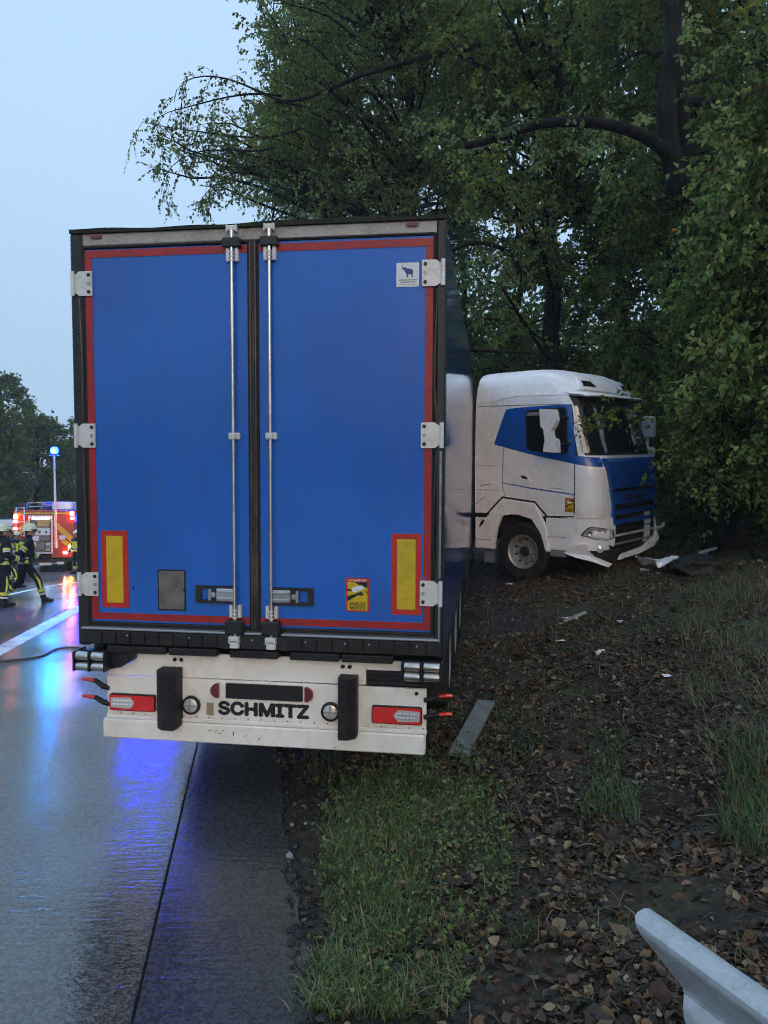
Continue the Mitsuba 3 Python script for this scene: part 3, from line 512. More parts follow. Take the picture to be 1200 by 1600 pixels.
cp('sun_visor', cat([tm(*(lambda a: (a, [[i, i + 1, i + 14] for i in range(12)] + [[i, i + 14, i + 13] for i in range(12)] + [[i + 26, i + 40, i + 27] for i in range(12)] + [[i + 26, i + 39, i + 40] for i in range(12)] + [[i, i + 27, i + 1] for i in range(12)] + [[i, i + 26, i + 27] for i in range(12)] + [[i + 13, i + 14, i + 40] for i in range(12)] + [[i + 13, i + 40, i + 39] for i in range(12)]))(np.array([[front_x(y, 3.18) + .02 - o, y, 3.20 + .0 - .0 * o + zo] for zo, o in ((0, 0.0),) for y in np.linspace(-1.18, 1.18, 13)] + [[front_x(y, 3.0) + .20, y * 1.02, 3.135] for y in np.linspace(-1.15, 1.15, 13)] + [[front_x(y, 3.18) + .02, y, 3.165] for y in np.linspace(-1.18, 1.18, 13)] + [[front_x(y, 3.0) + .19, y * 1.02, 3.115] for y in np.linspace(-1.15, 1.15, 13)])))]), 'm_cab_white', smooth=40, label='white sun visor over the windscreen')
cp('roof_spoiler', decal(Pg([(-1.02, 3.24), (1.02, 3.24), (.86, 3.47), (-.86, 3.47)]), 'front', 0.05, 0.05), 'm_cab_white', smooth=40)
for y in (-.72, .72): cp('roof_lamp', decal(Pg([(y - .20, 3.30), (y + .20, 3.30), (y + .14, 3.40), (y - .14, 3.40)]), 'front', 0.058, 0.02), 'm_glass_dark')
cp('visor_recess', decal(sbox(-1.16, 2.985, 1.16, 3.16), 'front', 0.012), 'm_ink')
# door, handle, stripe, seams
seam = lambda pts: LineString(pts).buffer(0.007, cap_style=2)
cp('door_seam', decal(seam([(2.405, 2.02), (2.415, 1.2)]).union(seam([(1.86, 1.14), (2.40, 1.165)])), 'side', 0.004), 'm_ink')
cp('door_seam', decal(seam([(1.05, 2.30), (1.03, 1.62), (1.10, 1.45)]), 'side', 0.004), 'm_grey_silver')
cp('stripe', decal(Pg([(1.03, 1.70), (1.6, 1.62), (2.3, 1.545), (2.78, 1.475), (2.3, 1.525), (1.6, 1.60), (1.04, 1.685)]), 'side', 0.005), 'm_cab_blue', label='thin blue stripe along the door')
h = cp('door_handle', decal(Pg([(1.36, 1.86), (1.52, 1.85), (1.62, 1.70), (1.40, 1.72)]).buffer(.01), 'side', 0.008, 0.01), 'm_cab_white'); cp('grip', decal(Pg([(1.40, 1.82), (1.50, 1.815), (1.55, 1.76), (1.43, 1.77)]), 'side', 0.012), 'm_rubber', h)
for x0, x1, z0, z1 in ((.50, .98, 1.55, 1.562), (.50, .95, 1.98, 1.988)): cp('panel_crease', decal(sbox(x0, z0, x1, z1), 'side', 0.004), 'm_grey_silver')
for x0, z0, x1, z1 in ((.48, 1.30, .66, 1.42), (.55, 1.62, .80, 1.66), (1.2, 1.28, 1.5, 1.30), (2.0, 1.62, 2.2, 1.60), (2.5, 1.42, 2.62, 1.34)): cp('scrape', decal(LineString([(x0, z0), ((x0 + x1) / 2, (z0 + z1) / 2 + .012), (x1, z1)]).buffer(0.006), 'side', 0.0035), 'm_grey_plate')
cp('badge', decal(Pg([(2.56, 1.93), (2.70, 1.925), (2.66, 1.90), (2.69, 1.855), (2.58, 1.86), (2.62, 1.885)]), 'side', 0.006), 'm_red_plate', label='small red and black badge on the cab corner')
def cside(name, mesh, mat, par, label=None):
    v = mesh.vertices.copy(); mesh = mesh.copy(); mesh.vertices = np.stack([v[:, 0], v[:, 1] - 1.2535, v[:, 2]], 1); return cp(name, mesh, mat, par, label=label)
blindspot(2.245, 2.405, 1.235, 1.465, -0.0, 'b', lk, cside)
# corner panels, front panel, grille
for md, sg in (('side', 1), ('left', 1)):
    cp('corner_panel', decal(Pg([(2.43, 2.01), (2.62, 1.975), (2.80, 1.955), (2.80, 1.20), (2.43, 1.22)]), md, 0.012, 0.012), 'm_cab_white', smooth=40)
cp('grille_backing', decal(Pg([(-.98, 2.05), (1.06, 2.05), (1.04, .62), (-.56, .62)]), 'front', 0.012, 0.01), 'm_ink', label='dark backing of the front grille')
kg = cp('grille_panel', decal(Pg([(-.95, 2.11), (1.06, 2.11), (1.06, 1.60), (-.80, 1.60)]), 'front', 0.03, 0.03), 'm_cab_blue', label='blue front panel under the windscreen', smooth=40)
cp('grille_panel', decal(Pg([(-.77, 1.545), (1.02, 1.545), (1.02, 1.345), (-.71, 1.345)]), 'front', 0.035, 0.03), 'm_cab_blue', smooth=40)
for z0, z1 in ((1.165, 1.24), (1.0, 1.075)):
    cp('grille_slat', decal(Pg([(-.86 + (2.05 - z1) * .28, z1), (1.01, z1), (1.01, z0), (-.86 + (2.05 - z0) * .28, z0)]), 'front', 0.045, 0.03), 'm_cab_blue')
lowg = cat([bx(2.70, 2.78, -.62, 1.0, .60, 1.0)])
cp('lower_grille', lowg, 'm_ink', label='black lower grille')
for z0, z1, mt in ((.90, .915, 'm_rubber'), (.80, .83, 'm_zinc'), (.66, .69, 'm_grey_silver')):
    cp('grille_slat', bx(2.80, 2.86, -.60, 1.01, z0, z1, .008), mt)
for y0, y1 in ((-.98, -.90), (.98, 1.07)):
    cp('grille_side', decal(Pg([(y0, 2.10), (y1, 2.10), (y1 + .30 * (y0 < 0), 1.0), (y0 + .30 * (y0 < 0), 1.0)]), 'front', 0.04, 0.04), 'm_cab_blue')
tmesh = meshkit.text_mesh('DAF', 0.105, 0.012, True); v = tmesh.vertices; wd = v[:, 0].max(); tmesh.vertices = np.stack([front_x(v[:, 0] * 0.78 / wd - .39 + .06, 1.43) + 0.0355 + v[:, 2], (v[:, 0] * 0.78 / wd - .39 + .06), v[:, 1] + 1.385], 1)
cp('lettering', tmesh, 'm_ink', label='black capital lettering DAF on the blue grille')
# lower corners: right one with its headlamp, torn bumper
def lower_corner(sg):
    Q = []
    for z, o in ((0.60, -.02), (0.70, 0.0), (0.95, 0.01), (1.135, 0.0)):
        pl = [(2.28 if z > .8 else 2.24, -1.25), (2.42, -1.25), (2.58, -1.20 - o), (2.72, -1.08 - o), (2.82 + o, -.86), (2.83 + o, -.62), (2.70, -.60), (2.40, -.9)]
        Q.append(np.array([(a, b * 1.0, z) for a, b in pl]))
    nn = len(Q[0]); V = np.vstack(Q); F = []
    for i in range(3):
        for j in range(nn):
            a, b = i * nn + j, i * nn + (j + 1) % nn; F += [[a, b, b + nn], [a, b + nn, a + nn]]
    for j in range(1, nn - 1): F += [[3 * nn, 3 * nn + j, 3 * nn + j + 1], [0, j + 1, j]]
    V[:, 1] *= sg; return tm(V, F if sg > 0 else np.array(F)[:, ::-1])
kc = cp('bumper_corner', lower_corner(1), 'm_cab_white', smooth=30, label='white bumper corner with its headlamp'); kl = cp('bumper_corner', lower_corner(-1), 'm_cab_white', smooth=30)
hp = np.array([[2.52, -1.235, .86], [2.56, -1.22, .92], [2.64, -1.17, 1.0], [2.76, -1.05, .985], [2.845, -.72, .925], [2.85, -.68, .79], [2.80, -.88, .76], [2.70, -1.09, .79]])
def slab(P3, out, d0, d1):
    P3 = np.asarray(P3, float); o = np.asarray(out, float); o /= np.linalg.norm(o); n = len(P3); V = np.vstack([P3 + o * d1, P3 - o * d0, (P3 + o * d1).mean(0)[None], (P3 - o * d0).mean(0)[None]]); F = []
    for j in range(n):
        k = (j + 1) % n; F += [[2 * n, j, k], [2 * n + 1, n + k, n + j], [j, n + j, n + k], [j, n + k, k]]
    return tm(V, F)
hl = cp('headlamp', slab(hp, (.55, -.8, .1), .02, .025), 'm_ink', kc)
ctr = hp.mean(0); cp('lens', slab(ctr + (hp - ctr) * .90, (.55, -.8, .1), .02, .036), 'm_lamp_clear', hl)
for fa in (.25, .65):
    pc = hp[0] * (1 - fa) + hp[4] * fa + np.array([.045, -.065, .012]); cp('lamp_bowl', lathe([(0.0, 0), (.028, .004), (.042, .012), (.046, .02)], 16).apply_transform(rotx(math.pi / 2)).apply_transform(rotz(.6)).apply_translation(pc), 'm_steel', hl)
cp('torn_bumper', slab([(2.24, -1.26, .55), (2.40, -1.27, .70), (2.62, -1.22, .72), (2.64, -1.20, .62), (2.72, -1.14, .52), (2.95, -.98, .40), (2.90, -1.0, .34), (2.68, -1.18, .44), (2.45, -1.27, .49)], (.5, -.85, .1), .03, .02), 'm_cab_white', label='torn white flap of the front bumper')
cp('bumper_hole', slab([(2.60, -1.16, .70), (2.76, -.98, .74), (2.84, -.75, .66), (2.82, -.45, .58), (2.80, -.40, .44), (2.82, -.80, .40), (2.72, -1.08, .47)], (.7, -.7, 0), .12, .005), 'm_rubber', label='dark hole where the bumper is broken away')
cp('fog_lamp', lathe([(0.0, .02), (.05, .012), (.066, 0), (.06, -.03)], 18).apply_transform(rotx(math.pi / 2)).apply_transform(rotz(.7)).apply_translation((2.76, -1.02, .63)), 'm_lamp_clear', smooth=40)
cp('bent_bumper_bar', cat([tube([(2.84, -.42, .42), (2.87, .0, .47), (2.88, .45, .50), (2.88, .85, .53), (2.85, 1.10, .62), (2.80, 1.20, .74)], [.026, .034, .038, .042, .048, .028], 8), tube([(2.84, 1.02, .60), (2.83, 1.08, .80), (2.82, 1.06, 1.0)], [.03, .024, .014], 8), tube([(2.84, 1.05, .80), (2.88, 1.30, .82), (2.86, 1.42, .88)], [.03, .03, .015], 8)]), 'm_cab_white', smooth=50, label='bent white bar left of the front bumper')
cp('bumper_strip', slab([(2.84, -.50, .40), (2.90, .2, .44), (2.90, .85, .50), (2.84, 1.14, .62), (2.85, 1.14, .74), (2.91, .85, .61), (2.91, .2, .54), (2.86, -.44, .49)], (1, 0, 0), .02, .01), 'm_cab_white', label='dented white strip of the low front bumper')
# wheel arch, side fairing, steps
cp('arch_gap', decal(LineString([(.46, 1.10), (.68, 1.10), (1.03, 1.435), (1.68, 1.375), (1.91, .98 + .16)]).buffer(.016), 'side', 0.005), 'm_ink')
arch = Pg([(.56, 1.06), (.70, 1.06), (1.04, 1.40), (1.67, 1.345), (1.88, .97), (1.93, .62), (1.96, .55), (1.90, .55), (1.80, .85), (1.63, 1.08), (1.31, 1.16), (1.02, 1.11), (.92, .90), (.86, .60), (.80, .60), (.78, .95)])
am = extr(arch, 0.10); v = am.vertices; am.vertices = np.stack([v[:, 0], -1.195 - v[:, 2] * .75, v[:, 1]], 1); cp('wheel_arch', am, 'm_cab_white', label='white wheel arch', smooth=20)
am2 = am.copy(); am2.vertices[:, 1] *= -1; am2.faces = am2.faces[:, ::-1]; cp('wheel_arch', am2, 'm_cab_white', smooth=20)
for sg in (1, -1):
    y = lambda a, b: (min(-a * sg, -b * sg), max(-a * sg, -b * sg))
    cp('side_fairing', bx(.45, .845, *y(1.15, 1.245), .50, 1.06, .01), 'm_cab_white'); cp('mud_flap', bx(.52, .74, *y(1.02, 1.05), .22, .50), 'm_grey_silver', label='grey mud flap behind the front wheel')
    cp('fairing_seam', bx(.44, .84, *y(1.24, 1.2475), .655, .665), 'm_ink')
    cp('step_panel', bx(1.88, 2.40, *y(1.16, 1.243), .80, 1.12, .01), 'm_cab_white'); cp('step_panel', bx(1.92, 2.30, *y(1.16, 1.236), .58, .795, .01), 'm_cab_white'); cp('step', bx(1.96, 2.26, *y(1.02, 1.24), .47, .565, .01), 'm_grey_silver')
cp('wheel_well', cat([bx(.5, 2.2, -1.1, 1.1, .75, 1.135), bx(1.95, 2.65, -1.1, 1.1, .55, 1.13)]), 'm_ink')
cp('chassis', cat([bx(-3.6, 2.5, -.50, -.40, .60, .85), bx(-3.6, 2.5, .40, .50, .60, .85), tube([(1.43, -1.0, .5), (1.43, 1.0, .5)], .08, 10), tube([(-2.3, -1.0, .5), (-2.3, 1.0, .5)], .10, 10), bx(-2.1, -1.2, -.6, .6, .87, .97)]), 'm_black')
for x in (1.43, -2.3):
    for s in (-1, 1):
        M = np.eye(4); M[:3, :3] = np.array([[1, 0, 0], [0, 0, 1], [0, -1, 0]]) if s < 0 else np.array([[1, 0, 0], [0, 0, -1], [0, 1, 0]]); M[:3, 3] = (x, s * 1.05, .50)
        wheel(cp, None, M, 'm_grey_silver')
# mirrors
mp = Pg([(1.83, 2.93), (2.08, 2.915), (2.115, 2.76), (2.075, 2.66), (2.02, 2.60), (2.04, 2.47), (2.12, 2.43), (2.135, 2.24), (1.90, 2.26), (1.93, 2.45), (1.90, 2.62), (1.85, 2.66)]).buffer(.012)
m = extr(mp, .12); v = m.vertices; m.vertices = np.stack([v[:, 0] + .10, -1.42 - v[:, 2], v[:, 1] - .02], 1); km = cp('mirror', m, 'm_cab_white', smooth=30, label='white wing mirror on the near side')
cp('mirror_arm', cat([tube([(2.28, -1.24, 2.78), (2.16, -1.44, 2.78)], .02, 8), tube([(2.32, -1.24, 2.35), (2.16, -1.44, 2.35)], .02, 8)]), 'm_ink', km)
m = cat([bx(2.42, 2.62, 1.36, 1.58, 2.46, 2.86, .03), bx(2.44, 2.62, 1.36, 1.58, 2.08, 2.28, .03), tube([(2.5, 1.46, 2.1), (2.5, 1.46, 2.8)], .03, 8)]); km = cp('mirror', m, 'm_cab_white', label='white wing mirror on the far side')
cp('mirror_arm', cat([tube([(2.45, 1.2, 2.8), (2.5, 1.46, 2.8)], .02, 8), tube([(2.5, 1.2, 2.15), (2.5, 1.46, 2.15)], .02, 8)]), 'm_ink', km)
cp('crush_gap', cat([slab([(.44, -1.2, 1.17), (.70, -1.254, 1.12), (.66, -1.254, 1.0), (.56, -1.254, .88), (.44, -1.2, .90)], (0, -1, 0), .05, .003)]), 'm_ink', label='dark crushed gap at the rear corner of the cab')
# ---------------------------------------------------------------- trees: real limbs, side branches, twigs and leaves
def leafbsdf(name): return bsdf(name, {'type': 'principledthin', 'base_color': {'type': 'mesh_attribute', 'name': 'vertex_color'}, 'roughness': 0.42, 'diff_trans': 1.0, 'eta': 1.4})
leafbsdf('m_leaf')
bsdf('m_blade', {'type': 'twosided', 'nested': {'type': 'principled', 'base_color': {'type': 'mesh_attribute', 'name': 'vertex_color'}, 'roughness': 0.55, 'specular': 0.35}})
def bark(p, n, uv):
    a = fbm(p.x * 9, p.y * 9, p.z * 2.2, 4); return mix((0.005, 0.005, 0.0045), (0.018, 0.017, 0.015), smoothstep(0.3, 0.75, a))
bsdf('m_bark', {'type': 'twosided', 'nested': {'type': 'bumpmap', 'arbitrary': P(lambda p, n, uv: 0.02 * fbm(p.x * 16, p.y * 16, p.z * 3, 3), 4e-3), 'scale': 1.0,
    'bsdf': {'type': 'principled', 'base_color': P(bark), 'roughness': 0.8, 'specular': 0.2}}})
def unit(v): return v / (np.linalg.norm(v, axis=-1, keepdims=True) + 1e-12)
def leaves(rng, pos, along, size, cols, fold=0.16, width=0.62, up=0.7):
    n = len(pos); d = unit(along * 0.6 + rng.normal(0, 0.55, (n, 3)) + [0, 0, -0.35]); nn = unit(rng.normal(0, 1, (n, 3)) + [0, 0, up]); nn = unit(nn - d * (nn * d).sum(1, keepdims=True)); sd = np.cross(d, nn)
    L = np.broadcast_to(size, (n,))[:, None] * rng.uniform(0.65, 1.25, (n, 1)); W = L * width * 0.5
    m = pos + d * L * 0.45
    v = np.stack([pos, m + sd * W + nn * L * fold, pos + d * L, m - sd * W + nn * L * fold], 1).reshape(-1, 3)
    k = np.arange(n)[:, None] * 4; f = np.concatenate([k + [0, 1, 2], k + [0, 2, 3]], 1).reshape(-1, 3)
    return tm(v, f), np.repeat(cols, 4, 0)
def palette(rng, n, base, spread=0.35, autumn=0.0, dry=(0.16, 0.09, 0.025)):
    c = np.array(base)[rng.integers(0, len(base), n)] * rng.uniform(1 - spread, 1 + spread, (n, 1)); a = rng.random(n) < autumn; c[a] = np.array(dry) * rng.uniform(0.5, 1.4, (a.sum(), 1)); return np.clip(c, 0.004, 0.6)
GREEN = [(0.135, 0.192, 0.070), (0.155, 0.212, 0.074), (0.118, 0.176, 0.078), (0.182, 0.228, 0.068)]
DEEP = [(0.112, 0.156, 0.058), (0.128, 0.172, 0.058), (0.096, 0.138, 0.056)]
LIME = [(0.185, 0.260, 0.080), (0.150, 0.225, 0.080), (0.215, 0.270, 0.078), (0.125, 0.190, 0.076)]
def bez(p0, p1, p2, n):
    t = np.linspace(0, 1, n)[:, None]; return p0 * (1 - t) ** 2 + 2 * p1 * t * (1 - t) + p2 * t * t
def bough(rng, pts, rad, wood, lp, la, nb=9, bl=1.1, nt=5, tl=0.42, nl=10, start=0.3, droop=0.25, thin=True):
    """side branches and twigs on the polyline pts; leaf positions go to lp, directions to la"""
    n = len(pts); tang = unit(np.gradient(pts, axis=0))
    for b in range(nb):
        u = start + (1 - start) * (b + rng.random()) / nb; i = min(int(u * (n - 1)), n - 2); f = u * (n - 1) - i; p = pts[i] * (1 - f) + pts[i + 1] * f; t = tang[i]
        out = unit(np.cross(t, rng.normal(0, 1, 3))); d = unit(t * rng.uniform(0.3, 0.9) + out * 0.9 + [0, 0, rng.uniform(-0.2, 0.35)]); L = bl * rng.uniform(0.5, 1.25) * (1.15 - 0.5 * u)
        q = bez(p, p + d * L * 0.5, p + d * L + np.array([0, 0, -droop * L * rng.uniform(0.3, 1.6)]), 6)
        if thin: wood.append(tube(q, np.linspace(max(0.008, rad * 0.28), 0.004, 6), 4, False))
        tq = unit(np.gradient(q, axis=0))
        for k in range(nt):
            j = min(int((0.15 + 0.85 * (k + rng.random()) / nt) * 5), 5); dd = unit(tq[j] * 0.7 + rng.normal(0, 0.6, 3) + [0, 0, -droop * 0.7]); l = tl * rng.uniform(0.5, 1.3)
            s = np.linspace(0.1, 1, nl)[:, None]; e = q[j] + dd * l * s + np.array([0, 0, -droop * 0.4]) * l * s * s + rng.normal(0, 0.02, (nl, 3))
            lp.append(e); la.append(np.repeat(dd[None], nl, 0))
            if thin and rng.random() < 0.5: wood.append(tube(np.array([q[j], e[nl // 2], e[-1]]), [0.0035, 0.003, 0.002], 3, False))
def trunk_line(rng, base, top, n=14, wob=0.12):
    t = np.linspace(0, 1, n)[:, None]; w = np.cumsum(rng.normal(0, wob, (n, 3)), 0) * [1, 1, 0]; w -= w[0] + (w[-1] - w[0]) * t; return base * (1 - t) + top * t + w
def inpoly(rng, poly, n):
    q = Polygon(poly); x0, y0, x1, y1 = q.bounds; o = []
    while len(o) < n:
        a = (rng.uniform(x0, x1), rng.uniform(y0, y1))
        if q.contains(Point(a)): o.append(a)
    return o
def tree(name, label, category, group, seed, foot, height, r0, targets, cols, leaf, extra=(), lean=(0, 0), autumn=0.02, spread=0.35, rise=0.35, extra_kw=None, **kw):
    rng = np.random.default_rng(seed); k = thing(name, label, category, group); base = np.array(foot, float); top = base + [lean[0], lean[1], height]
    tl = trunk_line(rng, base - [0, 0, 0.3], top); wood = [tube(tl, np.interp(np.linspace(0, 1, len(tl)), [0, 0.06, 1], [r0 * 1.5, r0, r0 * 0.22]), 14)]; lp, la, tn = [], [], []; limbs = []
    def tint():
        f = rng.lognormal(0, 0.30); y = rng.random() ** 3; tv = [f * (1 + .40 * y), f * (1 + .25 * y), f * (1 - .15 * y)]; tn.extend([tv] * (len(lp) - len(tn)))
    for tg in targets:
        tg = np.array(tg, float); h = np.clip(tg[2] - base[2] - rng.uniform(0.2, 0.5) * np.linalg.norm((tg - base)[:2]) * rise * 2, height * 0.12, height * 0.97); i = h / height * (len(tl) - 1); a = int(min(i, len(tl) - 2)); p0 = tl[a] + (tl[a + 1] - tl[a]) * (i - a)
        L = np.linalg.norm(tg - p0); mid = p0 + (tg - p0) * 0.55 + [0, 0, L * rng.uniform(0.05, 0.25)]; q = bez(p0, mid, tg, 9) + np.r_[np.zeros((1, 3)), rng.normal(0, 0.03 * L ** 0.5, (7, 3)), np.zeros((1, 3))]
        rr = min(r0 * 0.4, 0.014 + 0.012 * L); wood.append(tube(q, np.linspace(rr, 0.010, 9), 6, False))
        bough(rng, q, 0.03, wood, lp, la, **kw); tint()
    for pts, ra, rb, ekw in extra:
        pts = np.array(pts, float); limbs.append((tube(pts, np.linspace(ra, rb, len(pts)), 10)))
        if ekw is not None: bough(rng, pts, 0.03, wood, lp, la, **{**kw, **ekw}); tint()
    put('trunk', cat(wood[:1]), 'm_bark', k, smooth=True)
    for l in limbs: put('limb', l, 'm_bark', k, smooth=True)
    put('branches', cat(wood[1:]), 'm_bark', k, kind='stuff')
    tn = np.repeat(np.array(tn), [len(q) for q in lp], 0); lp, la = np.vstack(lp), np.vstack(la)
    m, c = leaves(rng, lp, la, leaf, np.clip(palette(rng, len(lp), cols, spread, autumn) * tn, .004, .45))
    put('crown', m, 'm_leaf', k, color=c, kind='stuff'); return k
R4 = np.random.default_rng(41)
def targets(poly, n, d0, d1): return [at(a, b, R4.uniform(d0, d1)) for a, b in inpoly(R4, poly, n)]
def foot(px, d):
    p = at(px, 800, d); return np.array([p[0], p[1], ground_z(p[0], p[1])])
def px_line(pts): return [at(a, b, d) for a, b, d in pts]
def smooth_line(pts, n=14):
    from scipy.interpolate import CubicSpline
    p = np.array(pts); s = np.r_[0, np.cumsum(np.linalg.norm(np.diff(p, axis=0), axis=1))]; return CubicSpline(s, p)(np.linspace(0, s[-1], n))
G = 'broadleaf trees along the verge'
# the big tree on the right with its arching limb
t1b = targets([(1060, 300), (1330, 180), (1330, 480), (1180, 520), (1080, 430)], 26, 11.6, 14)
t1 = targets([(930, -160), (1060, -160), (1080, 60), (1150, 150), (1330, 60), (1330, 330), (1230, 470), (1060, 400), (930, 300)], 46, 14.2, 18)
tree('broadleaf_tree', 'thick dark trunk at the upper right with a long arching limb', 'tree', G, 11, foot(1132, 13.8), 13.5, 0.30, t1 + t1b, GREEN, 0.115, lean=(-0.85, 0.3),
     extra=[(smooth_line(px_line([(1062, 262, 13.8), (1015, 218, 13.4), (960, 197, 13.1), (890, 190, 12.9), (830, 197, 12.8), (775, 216, 12.7), (727, 228, 12.6)])), 0.125, 0.055, dict(nb=7, start=0.35)),
            (smooth_line(px_line([(1066, 300, 13.8), (1048, 240, 13.7), (1042, 160, 13.6), (1050, 80, 13.5), (1040, -20, 13.5)])), 0.20, 0.12, dict(nb=5))], nb=10, bl=1.25, nt=5, nl=10)
# the tree behind the trailer whose crown hangs over the carriageway
t2 = targets([(395, -80), (372, 60), (345, 150), (400, 260), (470, 320), (700, 345), (760, 345), (760, -120), (420, -120)], 112, 17.5, 23.5)
t2b = targets([(300, 190), (235, 215), (240, 275), (300, 310), (400, 325), (440, 250), (400, 170)], 16, 17.8, 19.5)
droop_kw = dict(nb=10, bl=0.85, nt=4, tl=0.36, nl=7, droop=0.85, start=0.25)
tree('broadleaf_tree', 'spreading tree behind the trailer with thin drooping twigs against the sky on its left', 'tree', G, 12, foot(640, 22), 15.0, 0.34, t2 + t2b, [*GREEN, *DEEP], 0.098, lean=(0.3, 0.2),
     extra=[(smooth_line(px_line([(1000, 30, 18.9), (915, 46, 18.6), (850, 62, 18.4), (795, 70, 18.3), (720, 76, 18.2), (640, 96, 18.2), (570, 115, 18.2), (500, 146, 18.3), (430, 160, 18.4)])), 0.14, 0.035, dict(nb=9, start=0.1)),
            (smooth_line(px_line([(470, 165, 18.4), (420, 150, 18.3), (370, 128, 18.2), (320, 119, 18.1), (285, 130, 18.0), (272, 160, 18.0)])), 0.032, 0.008, droop_kw),
            (smooth_line(px_line([(440, 150, 18.5), (380, 148, 18.4), (320, 160, 18.3), (275, 172, 18.2), (245, 186, 18.2), (240, 196, 18.2)])), 0.03, 0.006, droop_kw),
            (smooth_line(px_line([(470, 200, 18.6), (400, 215, 18.5), (330, 208, 18.4), (270, 200, 18.3), (222, 190, 18.3)])), 0.03, 0.006, droop_kw),
            (smooth_line(px_line([(430, 230, 18.4), (360, 235, 18.3), (300, 240, 18.2), (262, 268, 18.2), (252, 305, 18.2)])), 0.026, 0.005, droop_kw),
            (smooth_line(px_line([(450, 250, 18.6), (390, 262, 18.4), (345, 282, 18.3), (310, 318, 18.3)])), 0.026, 0.005, droop_kw)], nb=10, bl=1.25, nt=5, nl=10)
# mid trees
t3 = targets([(660, -120), (1010, -120), (1020, 200), (980, 420), (860, 520), (740, 520), (690, 360)], 85, 16.0, 22)
tree('broadleaf_tree', 'tree with a dark leaning trunk and bright yellow-green leaves above the cab', 'tree', G, 13, foot(880, 19.5), 14.5, 0.30, t3, LIME, 0.125, lean=(-0.4, 0.2),
     extra=[(smooth_line(px_line([(905, 330, 19.3), (885, 250, 19.2), (872, 170, 19.0), (868, 70, 18.9)])), 0.24, 0.17, None), (smooth_line(px_line([(700, 545, 17.5), (760, 548, 17.3), (830, 552, 17.1)])), 0.06, 0.02, None),
            (smooth_line(px_line([(705, 392, 18), (745, 380, 18), (790, 392, 18), (812, 440, 18.1)])), 0.035, 0.07, None)], nb=10, bl=1.2, nt=5, nl=10, autumn=0.03)
t4 = targets([(1170, 40), (1330, -60), (1360, 640), (1190, 640), (1065, 560), (1080, 430), (1110, 300)], 78, 9.2, 12.5)
tree('broadleaf_tree', 'nearest tree at the right edge with hanging dark leafy boughs', 'tree', G, 14, foot(1330, 10.8), 9.5, 0.22, t4, [*DEEP, *LIME], 0.110, nb=9, bl=1.05, nt=5, nl=11, autumn=0.04)
tb = targets([(1035, 650), (1060, 600), (1130, 540), (1270, 520), (1280, 780), (1140, 770), (1085, 745), (1065, 700)], 74, 10.6, 12.6)
tree('leafy_shrub', 'tall shrub with yellow-green leaves hanging in front of the windscreen', 'shrub', 'shrubs of the verge', 15, foot(1195, 12.3), 4.2, 0.07, tb, LIME, 0.085, nb=7, bl=0.75, nt=4, tl=0.34, nl=8, droop=0.4, rise=0.2, autumn=0.03,
     extra=[(smooth_line(px_line([(1060, 610, 11.6), (1010, 622, 11.5), (975, 640, 11.4), (940, 672, 11.3)])), 0.012, 0.005, dict(nb=6, bl=0.35, start=0.3))])
for i, (px, d, poly) in enumerate([(1160, 15.2, [(1020, 690), (1180, 640), (1300, 640), (1300, 860), (1060, 860)]), (1080, 17.5, [(990, 640), (1130, 620), (1160, 840), (1020, 850)]), (1260, 13.5, [(1150, 700), (1360, 640), (1360, 900), (1190, 900)]), (930, 21, [(700, 520), (1030, 520), (1030, 700), (720, 650)])]):
    tree('leafy_shrub', ['dark shrub between the cab and the right edge, behind the debris', 'dark shrub right behind the far mirror of the cab', 'low dark shrub at the right edge under the hanging boughs', 'dark shrub rising behind the roof of the cab'][i], 'shrub', 'shrubs of the verge', 30 + i, foot(px, d), 3.2, 0.05, targets(poly, 40, d - 1.0, d + 1.6), DEEP, 0.095, nb=9, bl=0.8, nt=5, tl=0.36, nl=10, rise=0.15, autumn=0.08)
# the wood behind: trees one can tell apart by their trunks
BACK = [(735, 27, .17), (812, 25, .15), (965, 24, .20), (1020, 27, .16), (1065, 22, .20), (1130, 25, .17), (1178, 16.5, .20), (1260, 22, .22), (1350, 18, .22), (520, 30, .2), (430, 33, .2), (640, 33, .2)]
BL = ['slim trunk just right of the trailer, deep in the wood', 'slim dark trunk rising behind the roof of the cab', 'straight trunk above the sun visor of the cab', 'thin trunk right of the sun visor, deep in the wood', 'dark trunk behind the far mirror of the cab', 'trunk between the cab and the right edge, deep in the wood', 'dark trunk near the right edge, nearer than the trunks around it', 'trunk at the right edge, deep in the wood', 'tree whose leaves show between the hanging boughs at the right edge', 'tree showing through the crown left of the trailer doors seam', 'leftmost tree of the wood behind the trailer', 'tree of the wood right behind the trailer roof']
for i, (px, d, r) in enumerate(BACK):
    w = 150 * 22 / d + 40; poly = [(px - w, -140), (px + w, -140), (px + w, 700 if px > 700 else 330), (px - w, 700 if px > 700 else 330)]
    if px < 500: poly = [(420, -60), (560, -60), (560, 330), (440, 330)]
    tree('broadleaf_tree', BL[i], 'tree', G, 50 + i, foot(px, d), 16.5 if d > 20 else 13, r, targets(poly, 44, d - 2.2, d + 3.5), [GREEN, DEEP, DEEP][i % 3], 0.17, nb=9, bl=1.7, nt=5, tl=0.6, nl=9, autumn=0.03, thin=False)
